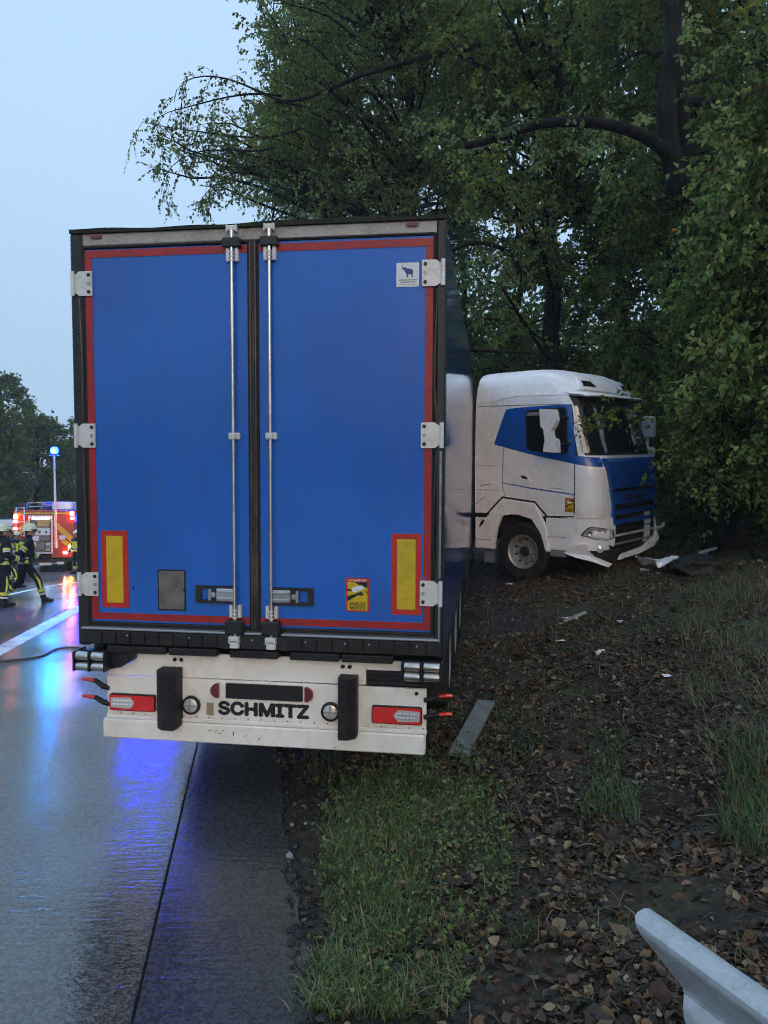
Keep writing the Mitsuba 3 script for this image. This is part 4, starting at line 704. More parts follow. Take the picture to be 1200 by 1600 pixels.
# the far wood behind them, one mass
rw = np.random.default_rng(88); n = 110000; cx = rw.uniform(690, 1560, 520); cd = rw.uniform(33, 50, 520); cz = rw.uniform(0, 1, 520) ** 1.2
cen = []
for a, d, h in zip(cx, cd, cz):
    p = at(a, 800, d); g0 = float(ground_z(p[0], p[1])); cen.append([p[0], p[1], g0 + .3 + h * (10.0 if a > 760 else 8.0)])
cen = np.array(cen)[rw.integers(0, 520, n)] + rw.normal(0, 1, (n, 3)) * [1.3, 1.3, .9]; cen[:, 2] = np.maximum(cen[:, 2], ground_z(cen[:, 0], cen[:, 1]) + .1)
m, c = leaves(rw, cen, rw.normal(0, 1, (n, 3)), .30, palette(rw, n, DEEP, .35, .03), width=.8); whole('far_wood', m, 'm_leaf', 'dense dark wood behind the trees on the right', 'wood', kind='stuff', color=c)
# the wooded slope across the motorway
def slope_tree(i, s, t, H, lab):
    rng = np.random.default_rng(200 + i); x, y = xy(s, t); x, y = float(x), float(y); z = float(ground_z(x, y)); k = thing('far_tree', lab, 'tree', 'trees on the far slope')
    base = np.array([x, y, z]); put('trunk', tube(np.array([base - [0, 0, .4], base + [0, 0, H * .5], base + [0, 0, H * .95]]), [.3, .2, .05], 8), 'm_bark', k, smooth=True)
    n = 9000; u = rng.random(n) ** 0.75; h = 0.06 + 0.94 * u; lob = 1 + .28 * np.sin(rng.integers(0, 7, n) * 1.9 + h * 9); rr = H * .30 * np.sqrt(np.clip(np.sin(np.clip(h * 1.02, 0, 1) * math.pi * .93 + .16), 0, 1)) * lob * rng.uniform(.45, 1.0, n) ** .5; a = rng.uniform(0, 6.283, n)
    cl = rng.normal(0, 1, (70, 3)); pos = np.stack([rr * np.cos(a), rr * np.sin(a), h * H], 1); ce = pos[rng.integers(0, n, 90)]; near = ce[np.argmin(((pos[:, None, :] - ce[None]) ** 2).sum(-1), 1)]; pos = base + pos * .55 + near * .45 + rng.normal(0, .16, (n, 3))
    m, c = leaves(rng, pos, rng.normal(0, 1, (n, 3)), .26, palette(rng, n, DEEP, .3, .02), width=.8); put('crown', m, 'm_leaf', k, color=c, kind='stuff')
FT = [(-17, 44, 9, 'far tree cut off by the left edge, nearest of the far slope'), (-17.5, 55, 9, 'far tree of the slope standing behind the ladder of the fire engine'), (-22, 60, 12, 'tallest far tree of the slope at the left edge of the view'), (-17, 66, 11, 'far tree of the slope whose crown just shows beside the left hinges of the trailer'), (-21, 72, 8.3, 'far tree of the slope right behind the blue beacon of the mast')] + [(a, b, c, 'far tree of the slope further along the motorway, hidden behind the trailer') for a, b, c in ((-16.5, 80, 10.5), (-20, 88, 11.5), (-16, 96, 11), (-19, 106, 11.5), (-15.5, 116, 11.5), (-18, 130, 12), (-15, 146, 12))]
for i, (s, t, H, lab) in enumerate(FT): slope_tree(i, s, t, H, lab)
# ---------------------------------------------------------------- ground cover
R5 = np.random.default_rng(5)
def blades(rng, x, y, L, w, lean, cols, curl=0.5):
    n = len(x); z = ground_z(x, y); a = rng.uniform(0, 6.283, n); d = np.stack([np.cos(a), np.sin(a), np.zeros(n)], 1); sd = np.stack([-np.sin(a), np.cos(a), np.zeros(n)], 1)
    ln = np.abs(rng.normal(lean, 0.25, n))[:, None]; L = np.broadcast_to(L, (n,))[:, None] * rng.uniform(.5, 1.3, (n, 1)); b = np.stack([x, y, z - .01], 1); W = np.broadcast_to(w, (n,))[:, None] * .5
    p1 = b + L * .45 * unit(d * ln * .6 + [0, 0, 1]); p2 = p1 + L * .35 * unit(d * ln * (1 + curl) + [0, 0, .8]); p3 = p2 + L * .28 * unit(d * ln * (1.6 + 2 * curl) + [0, 0, .25])
    v = np.stack([b - sd * W, b + sd * W, p1 - sd * W * .9, p1 + sd * W * .9, p2 - sd * W * .6, p2 + sd * W * .6, p3], 1).reshape(-1, 3); k = np.arange(n)[:, None] * 7
    f = np.concatenate([k + t for t in ([0, 1, 3], [0, 3, 2], [2, 3, 5], [2, 5, 4], [4, 5, 6])], 1).reshape(-1, 3); return tm(v, f), np.repeat(cols, 7, 0)
def scatter(rng, n, s0, s1, t0, t1, scale=1.2, thr=0.5, seed=1, soft=0.12):
    S, Tt = rng.uniform(s0, s1, n * 4), rng.uniform(t0, t1, n * 4); x, y = xy(S, Tt); d = meshkit.fbm(np.stack([x * scale, y * scale, x * 0], -1), 3, seed)
    k = rng.random(len(x)) < np.clip((d - thr) / soft + .5, 0, 1); return x[k][:n], y[k][:n]
def in_px(rng, poly, n):
    """points of the ground inside the patch whose outline is given by photograph pixels"""
    g = np.array([on_ground(a, b)[:2] for a, b in poly]); q = Polygon(g).buffer(0); x0, y0, x1, y1 = q.bounds; from shapely import contains_xy
    o = np.zeros((0, 2))
    while len(o) < n:
        c = np.c_[rng.uniform(x0, x1, 4 * n), rng.uniform(y0, y1, 4 * n)]; o = np.vstack([o, c[contains_xy(q, c[:, 0], c[:, 1])]])
    return o[:n, 0], o[:n, 1]
GG = [(.070, .118, .030), (.105, .145, .038), (.050, .090, .028), (.140, .165, .055)]; STRAW = [(.14, .115, .062), (.09, .078, .043), (.20, .16, .09), (.05, .062, .026)]
lush = [(505, 1290), (560, 1225), (700, 1200), (760, 1250), (770, 1340), (740, 1420), (720, 1600), (455, 1600), (470, 1540), (520, 1480), (500, 1380)]
parts_, cols_ = [], []
def addp(mc): parts_.append(mc[0]); cols_.append(mc[1])
x, y = in_px(R5, lush, 8500); k = meshkit.fbm(np.stack([x * 2.2, y * 2.2, x * 0], -1), 3, 8) > .47; x, y = x[k], y[k]; addp(blades(R5, x, y, .10, .0042, 1.0, palette(R5, len(x), GG, .35, .12, (.26, .21, .11))))
x, y = in_px(R5, [(505, 1300), (560, 1235), (650, 1230), (640, 1500), (560, 1480)], 1500); addp(blades(R5, x, y, .15, .004, .9, palette(R5, len(x), GG, .35, .1, (.28, .24, .12))))
x, y = in_px(R5, [(455, 1600), (470, 1530), (520, 1500), (640, 1560), (640, 1600)], 700); addp(blades(R5, x, y, .14, .0042, .8, palette(R5, len(x), GG, .35, .15, (.3, .25, .13))))
for poly, n, L in (([(910, 1240), (1000, 1240), (1000, 1290), (910, 1285)], 420, .11), ([(915, 1150), (980, 1150), (975, 1230), (920, 1230)], 350, .09), ([(740, 1130), (840, 1110), (850, 1190), (740, 1200)], 420, .10), ([(1140, 1180), (1200, 1150), (1200, 1350), (1120, 1330)], 1300, .15), ([(800, 1450), (850, 1450), (850, 1490), (800, 1500)], 60, .10), ([(470, 1180), (530, 1170), (540, 1230), (500, 1260)], 160, .15)):
    x, y = in_px(R5, poly, n); addp(blades(R5, x, y, L, .0045, .6, palette(R5, n, [(.045, .085, .03), (.06, .10, .035)], .3, .1)))
x, y = scatter(R5, 5200, .3, 9, -2, 16, .9, .52, 3); addp(blades(R5, x, y, .13, .004, .7, palette(R5, len(x), GG, .35, .35, (.2, .16, .08))))
whole('grass', cat(parts_), 'm_blade', 'green grass and weeds on the verge beside the asphalt', 'grass', kind='stuff', color=np.vstack(cols_))
parts_, cols_ = [], []
x, y = in_px(R5, [(1060, 930), (1200, 900), (1230, 1330), (1120, 1240), (1060, 1080)], 3600); k = meshkit.fbm(np.stack([x * 2.5, y * 2.5, x * 0], -1), 3, 18) > .44; x, y = x[k], y[k]; addp(blades(R5, x, y, .27, .004, 1.1, palette(R5, len(x), STRAW, .35, .25, (.07, .10, .035)), 1.0))
x, y = in_px(R5, [(740, 900), (1060, 880), (1090, 1060), (860, 1010), (740, 1010)], 1800); addp(blades(R5, x, y, .16, .005, .9, palette(R5, len(x), STRAW, .35, .3, (.06, .08, .03)), 1.0))
x, y = scatter(R5, 1500, .3, 6, -2, 8, 2, .5, 6); addp(blades(R5, x, y, .12, .004, 1.6, palette(R5, len(x), STRAW, .4), 1.0))
whole('dry_grass', cat(parts_), 'm_blade', 'pale dry grass on the bank at the right edge', 'dry grass', kind='stuff', color=np.vstack(cols_))
# broad-leaved weeds and feathery stems in the verge
lp, la, lc, st_ = [], [], [], []
x, y = in_px(R5, [(500, 1230), (720, 1190), (800, 1240), (800, 1420), (740, 1600), (470, 1600), (500, 1480)], 480); z = ground_z(x, y)
for a, b, c in zip(x, y, z):
    m = R5.integers(5, 13); h = R5.uniform(.04, .2); tip = np.array([a, b, c]) + [R5.normal(0, .05), R5.normal(0, .05), h]; q = bez(np.array([a, b, c - .01]), np.array([a, b, c + h * .6]), tip, 4); st_.append(tube(q, [.0022, .002, .0017, .001], 3, False))
    s = R5.random(m)[:, None]; lp.append(np.array([a, b, c]) * (1 - s) + tip * s); la.append(unit(R5.normal(0, 1, (m, 3)) + [0, 0, .4])); lc.append(palette(R5, m, GG, .3, .06))
m1, c1 = leaves(R5, np.vstack(lp), np.vstack(la), .032, np.vstack(lc), up=1.2); ms = cat(st_)
whole('weeds', cat([m1, ms]), 'm_blade', 'small broad-leaved weeds among the verge grass', 'weeds', kind='stuff', color=np.vstack([c1, np.repeat([[.06, .08, .03]], len(ms.vertices), 0)]))
# fallen leaves
BROWN = [(.072, .036, .018), (.115, .058, .027), (.046, .030, .020), (.14, .086, .048), (.034, .024, .018), (.19, .135, .076), (.08, .04, .022), (.026, .021, .017), (.030, .024, .018)]
def litter(rng, x, y, size, cols, lift_=.012):
    n = len(x); z = ground_z(x, y) + np.abs(rng.normal(0, lift_, n)); nrm = unit(np.stack([rng.normal(0, .42, n), rng.normal(0, .42, n), np.ones(n)], 1)); d = rng.normal(0, 1, (n, 3)); d = unit(d - nrm * (d * nrm).sum(1, keepdims=True)); sd = np.cross(nrm, d)
    L = (np.broadcast_to(size, (n,)) * rng.uniform(.5, 1.4, n))[:, None]; W = L * rng.uniform(.25, .42, (n, 1)); c = rng.uniform(-.10, .28, (n, 1)) * L; e = rng.uniform(-.05, .35, (n, 1)) * L; p = np.stack([x, y, z], 1)
    v = np.stack([p - d * L * .5 + nrm * e * .5, p - d * L * .12 + sd * W + nrm * c, p - d * L * .12 - sd * W + nrm * c, p + d * L * .22 + sd * W * .85 + nrm * c * 1.2, p + d * L * .22 - sd * W * .85 + nrm * c * .7, p + d * L * .55 + nrm * e, p + d * L * .05], 1).reshape(-1, 3)
    k = np.arange(n)[:, None] * 7; f = np.concatenate([k + t for t in ([0, 6, 1], [0, 2, 6], [1, 6, 3], [2, 4, 6], [3, 6, 5], [6, 4, 5])], 1).reshape(-1, 3); return tm(v, f), np.repeat(cols, 7, 0)
parts_, cols_ = [], []
x, y = scatter(R5, 14000, .55, 4.2, -2.2, 3.4, 1.6, .36, 11, .3); addp(litter(R5, x, y, .037 * R5.lognormal(0, .38, len(x)), palette(R5, len(x), BROWN, .45), .008))
x, y = scatter(R5, 24000, .45, 4.4, -2.2, 5, 1.3, .30, 21, .3); addp(litter(R5, x, y, .022 * R5.lognormal(0, .4, len(x)), palette(R5, len(x), BROWN, .55), .005))
x, y = scatter(R5, 1500, .35, 1.7, -1.8, 2.6, 2.2, .40, 22, .3); addp(litter(R5, x, y, .045, palette(R5, len(x), BROWN, .4), .03))
x, y = scatter(R5, 9000, .5, 7.5, 3.0, 9, 1.2, .40, 12, .3); addp(litter(R5, x, y, .046 * R5.lognormal(0, .3, len(x)), palette(R5, len(x), BROWN, .4)))
x, y = scatter(R5, 5000, 1, 10, 8, 18, 1.0, .42, 13, .3); addp(litter(R5, x, y, .06, palette(R5, len(x), BROWN, .4) * .75))
x, y = scatter(R5, 700, .02, .6, -1, 6, 3, .45, 14, .3); addp(litter(R5, x, y, .04, palette(R5, len(x), BROWN, .4)))
x, y = in_px(R5, [(860, 1330), (1230, 1300), (1230, 1640), (860, 1640)], 1500); addp(litter(R5, x, y, .040 * R5.lognormal(0, .38, len(x)), palette(R5, len(x), BROWN, .45), .008))
x, y = in_px(R5, [(860, 1330), (1230, 1300), (1230, 1640), (860, 1640)], 2500); addp(litter(R5, x, y, .020 * R5.lognormal(0, .38, len(x)), palette(R5, len(x), BROWN, .45), .005))
whole('leaf_litter', cat(parts_), 'm_blade', 'brown fallen leaves covering the verge', 'fallen leaves', kind='stuff', color=np.vstack(cols_))
# stalks, bits of straw and twigs
tw, cc = [], []
for (X, Y), n, L in ((scatter(R5, 420, .3, 3.5, -1.8, 4, 2, .4, 15, .4), 420, .09), (scatter(R5, 200, .5, 6, 3, 10, 2, .4, 16, .4), 200, .2)):
    for a, b in zip(X, Y):
        l = L * R5.uniform(.4, 1.6); h = R5.uniform(0, 6.283); p = np.array([a, b, ground_z(a, b) + .012]); q = p + [l * math.cos(h), l * math.sin(h), R5.normal(.02, .02)]; q[2] = max(q[2], ground_z(q[0], q[1]) + .01)
        t = tube(np.array([p, (p + q) / 2 + [0, 0, R5.uniform(0, .02)], q]), R5.uniform(.0012, .003), 4, False); tw.append(t); cc.append(np.repeat(palette(R5, 1, [*STRAW, (.06, .045, .03)], .3), len(t.vertices), 0))
whole('twigs', cat(tw), 'm_blade', 'thin twigs and straw lying among the fallen leaves', 'twigs', kind='stuff', color=np.vstack(cc))
# clods and grit along the broken asphalt edge
X, Y = scatter(R5, 2200, -.05, .7, -1.4, 4.6, 2.5, .40, 17, .3); ico = trimesh.creation.icosphere(0); V0 = np.array(ico.vertices); cl = []
Z = ground_z(X, Y)
vs = []
Z = np.where(st(X, Y)[0] < .05, .006, Z)
for a, b, c in zip(X, Y, Z): vs.append(V0 * R5.uniform(.5, 1.3, 3) * (.006 + .02 * R5.random() ** 3) * (1 + R5.normal(0, .15, (len(V0), 1))) + [a, b, c + .004])
vs = np.array(vs); ff = (np.arange(len(vs))[:, None, None] * len(V0) + np.array(ico.faces)[None]).reshape(-1, 3); gc = np.repeat(palette(R5, len(vs), [(.02, .019, .018), (.035, .033, .03), (.012, .012, .012)], .4, .03, (.2, .2, .19)), len(V0), 0)
whole('soil_grit', tm(vs.reshape(-1, 3), ff), 'm_blade', 'black grit and clods along the broken asphalt edge', 'grit', kind='stuff', color=gc)
p = at(287, 1250, (2.02) / ((1250 - 805) / 1180)); q0 = litter(np.random.default_rng(3), np.array([p[0]]), np.array([p[1]]), .075, np.array([[.26, .17, .08]]))
q0[0].vertices[:, 2] += .02 + 0.012 - q0[0].vertices[:, 2].min(); whole('fallen_leaf', q0[0], 'm_blade', 'single tan leaf lying on the wet asphalt by the joint', 'leaf', color=q0[1])
# ---------------------------------------------------------------- guard rail end, plank, debris, hose
pr('m_galv', grime((0.46, 0.49, 0.51), (0.33, 0.35, 0.36), 0.8, 34), 0.40, 0.5, 0.4)
def rail_profile():      # W-beam: (outward, up)
    return np.array([(-.012, .306), (0.0, .310), (.014, .311), (.028, .308), (.038, .301), (.044, .291), (.046, .280), (.042, .262), (.030, .205), (.022, .170), (.021, .160), (.025, .151), (.036, .142), (.050, .130), (.062, .114), (.067, .098), (.066, .080), (.055, .055), (.025, .012), (0.0, 0.0)])
pr_ = rail_profile(); A0 = at(1002, 1422, 2.15); A1 = at(1200, 1555, 1.76)
A1 = A0 + (A1 - A0) / np.linalg.norm((A1 - A0)[:2]) * 3.2; A1[2] = A0[2] - .03
ax = unit(A1 - A0); outw = unit(np.cross(ax, [0, 0, 1.0])); outw = -outw if outw[0] > 0 else outw; upv = np.cross(outw, ax); upv = upv if upv[2] > 0 else -upv; ca, sa = math.cos(.30), math.sin(.30); upv, outw = upv * ca + outw * sa, outw * ca - upv * sa
V = []
for i, u in enumerate(np.r_[0, .6, .8, 1.2, 3.2]):
    for o, h in pr_:
        cut = (.02 * (1 - h / .31) + .22 * max(0, (.31 - h) / .31) ** .8) if i == 0 else 0      # the end is cut off at a slant
        V.append(A0 + ax * max(u, 0) * 1.0 + ax * (cut if i == 0 else cut) + outw * o + upv * (h - .31))
V = np.array(V).reshape(5, len(pr_), 3)
for i in (1,): V[i] = np.where((((V[i] - V[0]) @ ax) < .02)[:, None], V[0] + ax * .02, V[i])
Vv = V.reshape(-1, 3); npf = len(pr_); F = []
for i in range(4):
    for j in range(npf - 1): F += [[i * npf + j, i * npf + j + 1, (i + 1) * npf + j + 1], [i * npf + j, (i + 1) * npf + j + 1, (i + 1) * npf + j]]
inner = Vv - np.tile(outw * .012 + upv * 0.0, (len(Vv), 1)); K = len(Vv); F2 = F + [[a + K, c + K, b + K] for a, b, c in F]
for i in range(4):
    for j in (0, npf - 1): F2 += [[i * npf + j, (i + 1) * npf + j, (i + 1) * npf + j + K], [i * npf + j, (i + 1) * npf + j + K, i * npf + j + K]]
for j in range(npf - 1): F2 += [[j, j + K, j + 1 + K], [j, j + 1 + K, j + 1]]
gr = thing('guard_rail', 'cut-off end of a wet galvanised guard rail in the lower right corner', 'guard rail')
put('beam', tm(np.vstack([Vv, inner]), F2), 'm_galv', gr, smooth=24)
for u_, h_ in ((.42, -.115), (.62, -.115)):
    b_ = A0 + ax * u_ + outw * .036 + upv * h_; put('bolt', cyl(b_, b_ + outw * .012, .014, 8), 'm_grey_silver', gr)
pg = A0 + ax * 2.95 - outw * .06; zg = ground_z(pg[0], pg[1])
put('post', bx(pg[0] - .03, pg[0] + .03, pg[1] - .06, pg[1] + .06, zg - .4, A0[2] - .03, .004), 'm_galv', gr)
def board(name, px0, px1, w, h, mat, label, cat_, z0=.03, z1=.08, **k):
    a, b = on_ground(*px0), on_ground(*px1); a[2] += z0; b[2] += z1; d = unit(b - a); s = unit(np.cross(d, [0, 0, 1.0])); u = np.cross(s, d); V = []
    for p in (a, b):
        for i, j in ((-1, -1), (1, -1), (1, 1), (-1, 1)): V.append(p + s * i * w / 2 + u * j * h / 2)
    m = trimesh.convex.convex_hull(np.array(V)); return whole(name, m, mat, label, cat_, **k)
def wood(p, n, uv): return mix((0.20, 0.20, 0.18), (0.10, 0.105, 0.095), fbm(p.x * 30 + p.y * 9, p.y * 9, p.z * 40, 3))
pr('m_plank', P(wood), 0.5, 0.4)
board('plank', (716, 1190), (760, 1108), .155, .028, 'm_plank', 'weathered grey plank lying in the grass right of the white bumper', 'plank', .04, .06)
board('metal_strip', (880, 976), (915, 966), .09, .02, 'm_grey_silver', 'thin grey strip lying in the dark grass below the cab', 'debris')
def shard(px, py, size, seed, mat, name, label, lift_=.02, n=9, cat_='debris', flat=.25):
    rng = np.random.default_rng(seed); c = on_ground(px, py); c[2] += lift_; P_ = rng.normal(0, 1, (n, 3)) * [size, size * .7, size * flat]; return whole(name, trimesh.convex.convex_hull(P_ + c), mat, label, cat_)
for i, (px, py, s, l) in enumerate([(968, 973, .05, 'small white shard on the dark ground, right of the grey strip'), (897, 968, .05, 'small white shard just above the grey strip'), (935, 1023, .05, 'pale crumpled shard between the plank and the grey strip'), (1006, 893, .06, 'small white shard left of the crumpled white panel'), (880, 1004, .035, 'tiny pale shard below the grey strip'), (795, 915, .05, 'pale stick-like shard under the cab by the trailer side'), (1098, 862, .05, 'small pale shard above the crumpled white panel'), (1038, 1062, .03, 'tiny white shard in the middle of the verge')]):
    shard(px, py, s, 300 + i, 'm_sticker_white' if i not in (2, 4) else 'm_zinc', 'shard', l)
c0 = on_ground(1046, 893); rng = np.random.default_rng(9); gx, gy = np.meshgrid(np.linspace(-.42, .42, 9), np.linspace(-.25, .25, 6), indexing='ij'); gz = .12 + .10 * rng.random(gx.shape) + .05 * np.sin(gx * 9)
Vp = np.stack([gx + .06 * rng.normal(size=gx.shape), gy + .05 * rng.normal(size=gx.shape), gz], -1).reshape(-1, 3) + c0; ii, jj = np.meshgrid(np.arange(8), np.arange(5), indexing='ij'); q = np.stack([ii * 6 + jj, (ii + 1) * 6 + jj, (ii + 1) * 6 + jj + 1, ii * 6 + jj + 1], -1).reshape(-1, 4); q = np.vstack([q[:, [0, 1, 2]], q[:, [0, 2, 3]]])
K = len(Vp); whole('crumpled_panel', tm(np.vstack([Vp, Vp - [0, 0, .008]]), np.vstack([q, q[:, ::-1] + K])), 'm_cab_white', 'crumpled white plastic panel lying on the ground right of the cab', 'debris')
d0, d1 = on_ground(1074, 886), on_ground(1092, 884); d0[2] += .10; tip = at(1119, 856, d0[1] + .2)
whole('bent_strip', tube(np.array([d0, (d0 + tip) / 2 + [0, 0, .03], tip]), [.03, .028, .02], 6), 'm_grey_silver', 'grey metal strip sticking up beside the crumpled white panel', 'debris')
c1 = on_ground(1088, 898); rng = np.random.default_rng(19); lump = trimesh.creation.icosphere(3); lv = np.array(lump.vertices); lv = lv * [.34, .3, .20] * (1 + .3 * (meshkit.fbm(lv * 2.2 + 5, 3, 4) - .5)[:, None] * 2); lump.vertices = lv + c1 + [0, 0, .10]
whole('dirt_lump', lump, 'm_rubber', 'black lump of torn rubber and soil beside the bent strip', 'debris', smooth=True)
c2 = on_ground(1101, 876); bc = thing('blue_cap', 'small bright blue cap beside the bent strip', 'debris'); put('cap', cyl(c2 + [0, 0, .09], c2 + [0, 0, .15], .05, 14), 'm_cab_blue', bc); put('rim', cyl(c2 + [0, 0, .08], c2 + [0, 0, .0895], .06, 14), 'm_cab_blue', bc)
hp_ = [(-30, 1040), (20, 1029), (60, 1024), (78, 1016), (100, 1010), (128, 1010), (150, 1015), (200, 1024)]
hpts = [at(a, b, (EYE[2] - 0.03) / ((b - 805) / FOC)) for a, b in hp_]; hl_ = smooth_line([np.array([p[0], p[1], .035]) for p in hpts], 40)
hm = tube(hl_, .026, 10); hm.vertices[:, 2] = .004 + (hm.vertices[:, 2] - hm.vertices[:, 2].min()) * .5
pr('m_hose', (0.10, 0.085, 0.07), 0.4, 0.5); whole('fire_hose', hm, 'm_hose', 'dark fire hose lying across the wet lane to the trailer', 'hose', smooth=True)

# ---------------------------------------------------------------- emergency vehicles
def emit(name, col): return {'type': 'area', 'radiance': {'type': 'rgb', 'value': list(col)}}
pr('m_engine_red', grime((0.30, 0.010, 0.013), (0.16, 0.015, 0.015), .3, 2), .25, .5, clearcoat=.6)
pr('m_engine_yellow', (0.60, 0.36, 0.03), .35, .5)
pr('m_engine_white', (0.62, 0.63, 0.66), .35, .5); pr('m_gear', (0.16, 0.17, 0.18), .5, .5); pr('m_gear_tan', (0.50, 0.36, 0.16), .5, .5)
pr('m_light_off', (0.02, 0.05, 0.30), .15, .5)
def lamp(name, mesh, par, M, mat, col, label=None): return put(name, mesh, mat, par, M, label=label, emitter=emit(name, col))
s_, t_ = -8.95, 29.0
ex, ey = at(69, 889, 33.0)[:2]; EM = frame_heading(-13.5, ex, ey, float(lift(st(ex, ey)[1])) + 0.0)
fe = thing('fire_engine', 'red fire engine with an open equipment locker at its rear and a tall light mast', 'fire engine')
def ep(name, mesh, mat, par=None, **k): return put(name, mesh, mat, par or fe, EM, **k)
ep('body', cat([bx(-1.25, 1.25, .10, 4.6, .78, 2.72, .03)]), 'm_engine_red'); ep('cab', bx(-1.22, 1.22, 4.7, 7.0, .6, 2.75, .12), 'm_engine_red'); ep('windscreen', bx(-1.1, 1.1, 6.99, 7.02, 1.5, 2.5, .01), 'm_glass_dark')
for s in (-1, 1):
    for y0 in (.5, 1.8, 3.1): ep('locker_shutter', bx(s * 1.255 - .004, s * 1.255 + .004, y0, y0 + 1.15, 1.0, 2.5), 'm_grey_silver')
    ep('cab_window', bx(s * 1.225 - .004, s * 1.225 + .004, 5.2, 6.6, 1.6, 2.4), 'm_glass_dark')
rf = ep('rear_frame', cat([bx(-1.25, -.62, .0, .099, .78, 2.68, .01), bx(.30, 1.25, .0, .099, .62, 2.68, .01), bx(-.62, .30, .0, .099, 2.47, 2.68, .01)]), 'm_engine_red', label='red rear panels of the fire engine')
ep('rear_strip', bx(-1.2, 1.15, -.012, -.001, 2.55, 2.60), 'm_engine_yellow', rf)
for pg_ in ([(-.66, 2.30), (-.66, 1.95), (-1.0, 1.60), (-1.0, 1.95)], [(.40, 2.30), (.40, 2.0), (1.16, 1.22), (1.16, 1.55)], [(.70, 1.55), (.70, 1.30), (1.16, .95), (1.16, 1.15)]): ep('diagonal_band', rear(Pg(pg_), -.010, -.0005), 'm_engine_yellow', rf)
lf = ep('locker_frame', cat([bx(-.64, -.58, -.03, .05, .86, 2.47, .01), bx(.28, .34, -.03, .05, .86, 2.47, .01), bx(-.64, .34, -.03, .05, .80, .86, .01), bx(-.64, .34, -.03, .05, 2.41, 2.47, .01)]), 'm_engine_white')
ep('locker_back', bx(-.58, .28, .100, .112, .86, 2.41), 'm_gear', lf)
ep('locker_light', bx(-.5, .2, .02, .05, 2.36, 2.40), 'm_engine_white', lf, emitter=emit('l', (9, 8, 6)))
rg = np.random.default_rng(77); kinds = ['m_gear', 'm_engine_white', 'm_gear_tan', 'm_grey_silver', 'm_engine_white', 'm_gear']
for i, (a, b, c, d_, mt) in enumerate([(-.30, .22, 2.0, 2.30, 'm_gear_tan'), (-.55, -.32, 2.05, 2.32, 'm_gear'), (-.45, .24, 1.60, 1.92, 'm_engine_white'), (-.52, -.2, 1.35, 1.58, 'm_engine_white'), (-.16, .22, 1.36, 1.57, 'm_gear'), (-.54, -.38, .92, 1.10, 'm_gear_tan'), (-.30, .02, .95, 1.30, 'm_gear'), (.04, .26, .92, 1.28, 'm_grey_silver'), (-.55, -.34, 1.12, 1.32, 'm_engine_white'), (-.30, .20, 1.94, 1.99, 'm_grey_silver')]):
    ep('locker_gear', bx(a, b, .0, .095, c, d_, .02), mt, lf)
for x, z, r in ((-.2, 1.76, .07), (.08, 1.75, .06), (-.1, 1.46, .07), (.14, 1.1, .09)): ep('gauge', cyl((x, -.004, z), (x, -.02, z), r, 16), 'm_gear', lf)
ld = ep('ladder', cat([tube([(-1.12, -.05, 1.55), (-1.12, -.05, 2.85)], .022, 6), tube([(-.80, -.05, 1.55), (-.80, -.05, 2.85)], .022, 6)]), 'm_engine_white')
for z in (1.6, 1.9, 2.2, 2.5, 2.8): ep('rung', tube([(-1.12, -.05, z), (-.80, -.05, z)], .016, 6), 'm_engine_white', ld)
ep('roof_rail', cat([tube([(-.75, .2, 2.78), (-.72, .2, 3.02), (0.0, .2, 3.04), (.05, .2, 2.78)], .02, 6), tube([(-.75, 3.2, 2.78), (-.72, 3.2, 3.02), (0.0, 3.2, 3.04), (.05, 3.2, 2.78)], .02, 6)]), 'm_engine_white')
ep('roof_ladder', cat([tube([(-.6, .1, 2.86), (-.6, 4.2, 2.92)], .03, 6), tube([(-.1, .1, 2.96), (-.1, 4.2, 2.98)], .03, 6)]), 'm_grey_silver'); ep('hose_reel', cyl((.0, .35, 2.90), (.28, .35, 2.90), .19, 18), 'm_light_off'); ep('roof_box', bx(.30, 1.12, .12, 3.2, 2.725, 3.08, .03), 'm_engine_white', label='white box on the roof of the fire engine'); ep('dark_bundle', bx(-1.15, -.8, .2, 1.2, 2.73, 3.0, .08), 'm_ink')
ep('rear_beam', cat([bx(-1.15, 1.2, .05, .3, .42, .60, .02), bx(-1.1, 1.1, .3, 6.6, .45, .75, .02)]), 'm_ink'); ep('number_plate', bx(-.20, .28, .03, .049, .30, .41), 'm_engine_white'); ep('sign', bx(.62, .86, -.02, -.001, 1.42, 1.60, .002), 'm_engine_white'); ep('step_light', bx(.52, .80, .02, .049, .33, .44), 'm_engine_white')
for y in (.95, 5.6):
    for s in (-1, 1):
        M = np.eye(4); M[:3, :3] = np.array([[0, 0, -1], [0, 1, 0], [1, 0, 0]]) if s > 0 else np.array([[0, 0, 1], [0, 1, 0], [-1, 0, 0]]); M[:3, 3] = (s * 1.0, y, .50); wheel(ep, None, M)
AMB, RED, BLU = (60, 12, 2), (75, 4, 1), (8, 40, 250)
pr('m_lens', (0.5, 0.5, 0.5), .2, .5)
for x, z in ((-1.14, 2.42), (1.14, 2.56)): lamp('corner_lamp', bx(x - .07, x + .07, -.06, -.001, z - .09, z + .09, .02), fe, EM, 'm_lens', (60, 15, 2), 'bright amber corner lamp')
for x, z, c in ((1.08, 1.10, AMB), (1.08, .96, AMB), (.86, .84, (20, 14, 6)), (1.16, 2.36, RED), (-1.16, 2.2, (26, 5, 2)), (-1.16, 1.9, (16, 3, 1))): lamp('rear_lamp', bx(x - .075, x + .075, -.04, -.001, z - .045, z + .045, .01), fe, EM, 'm_lens', c)
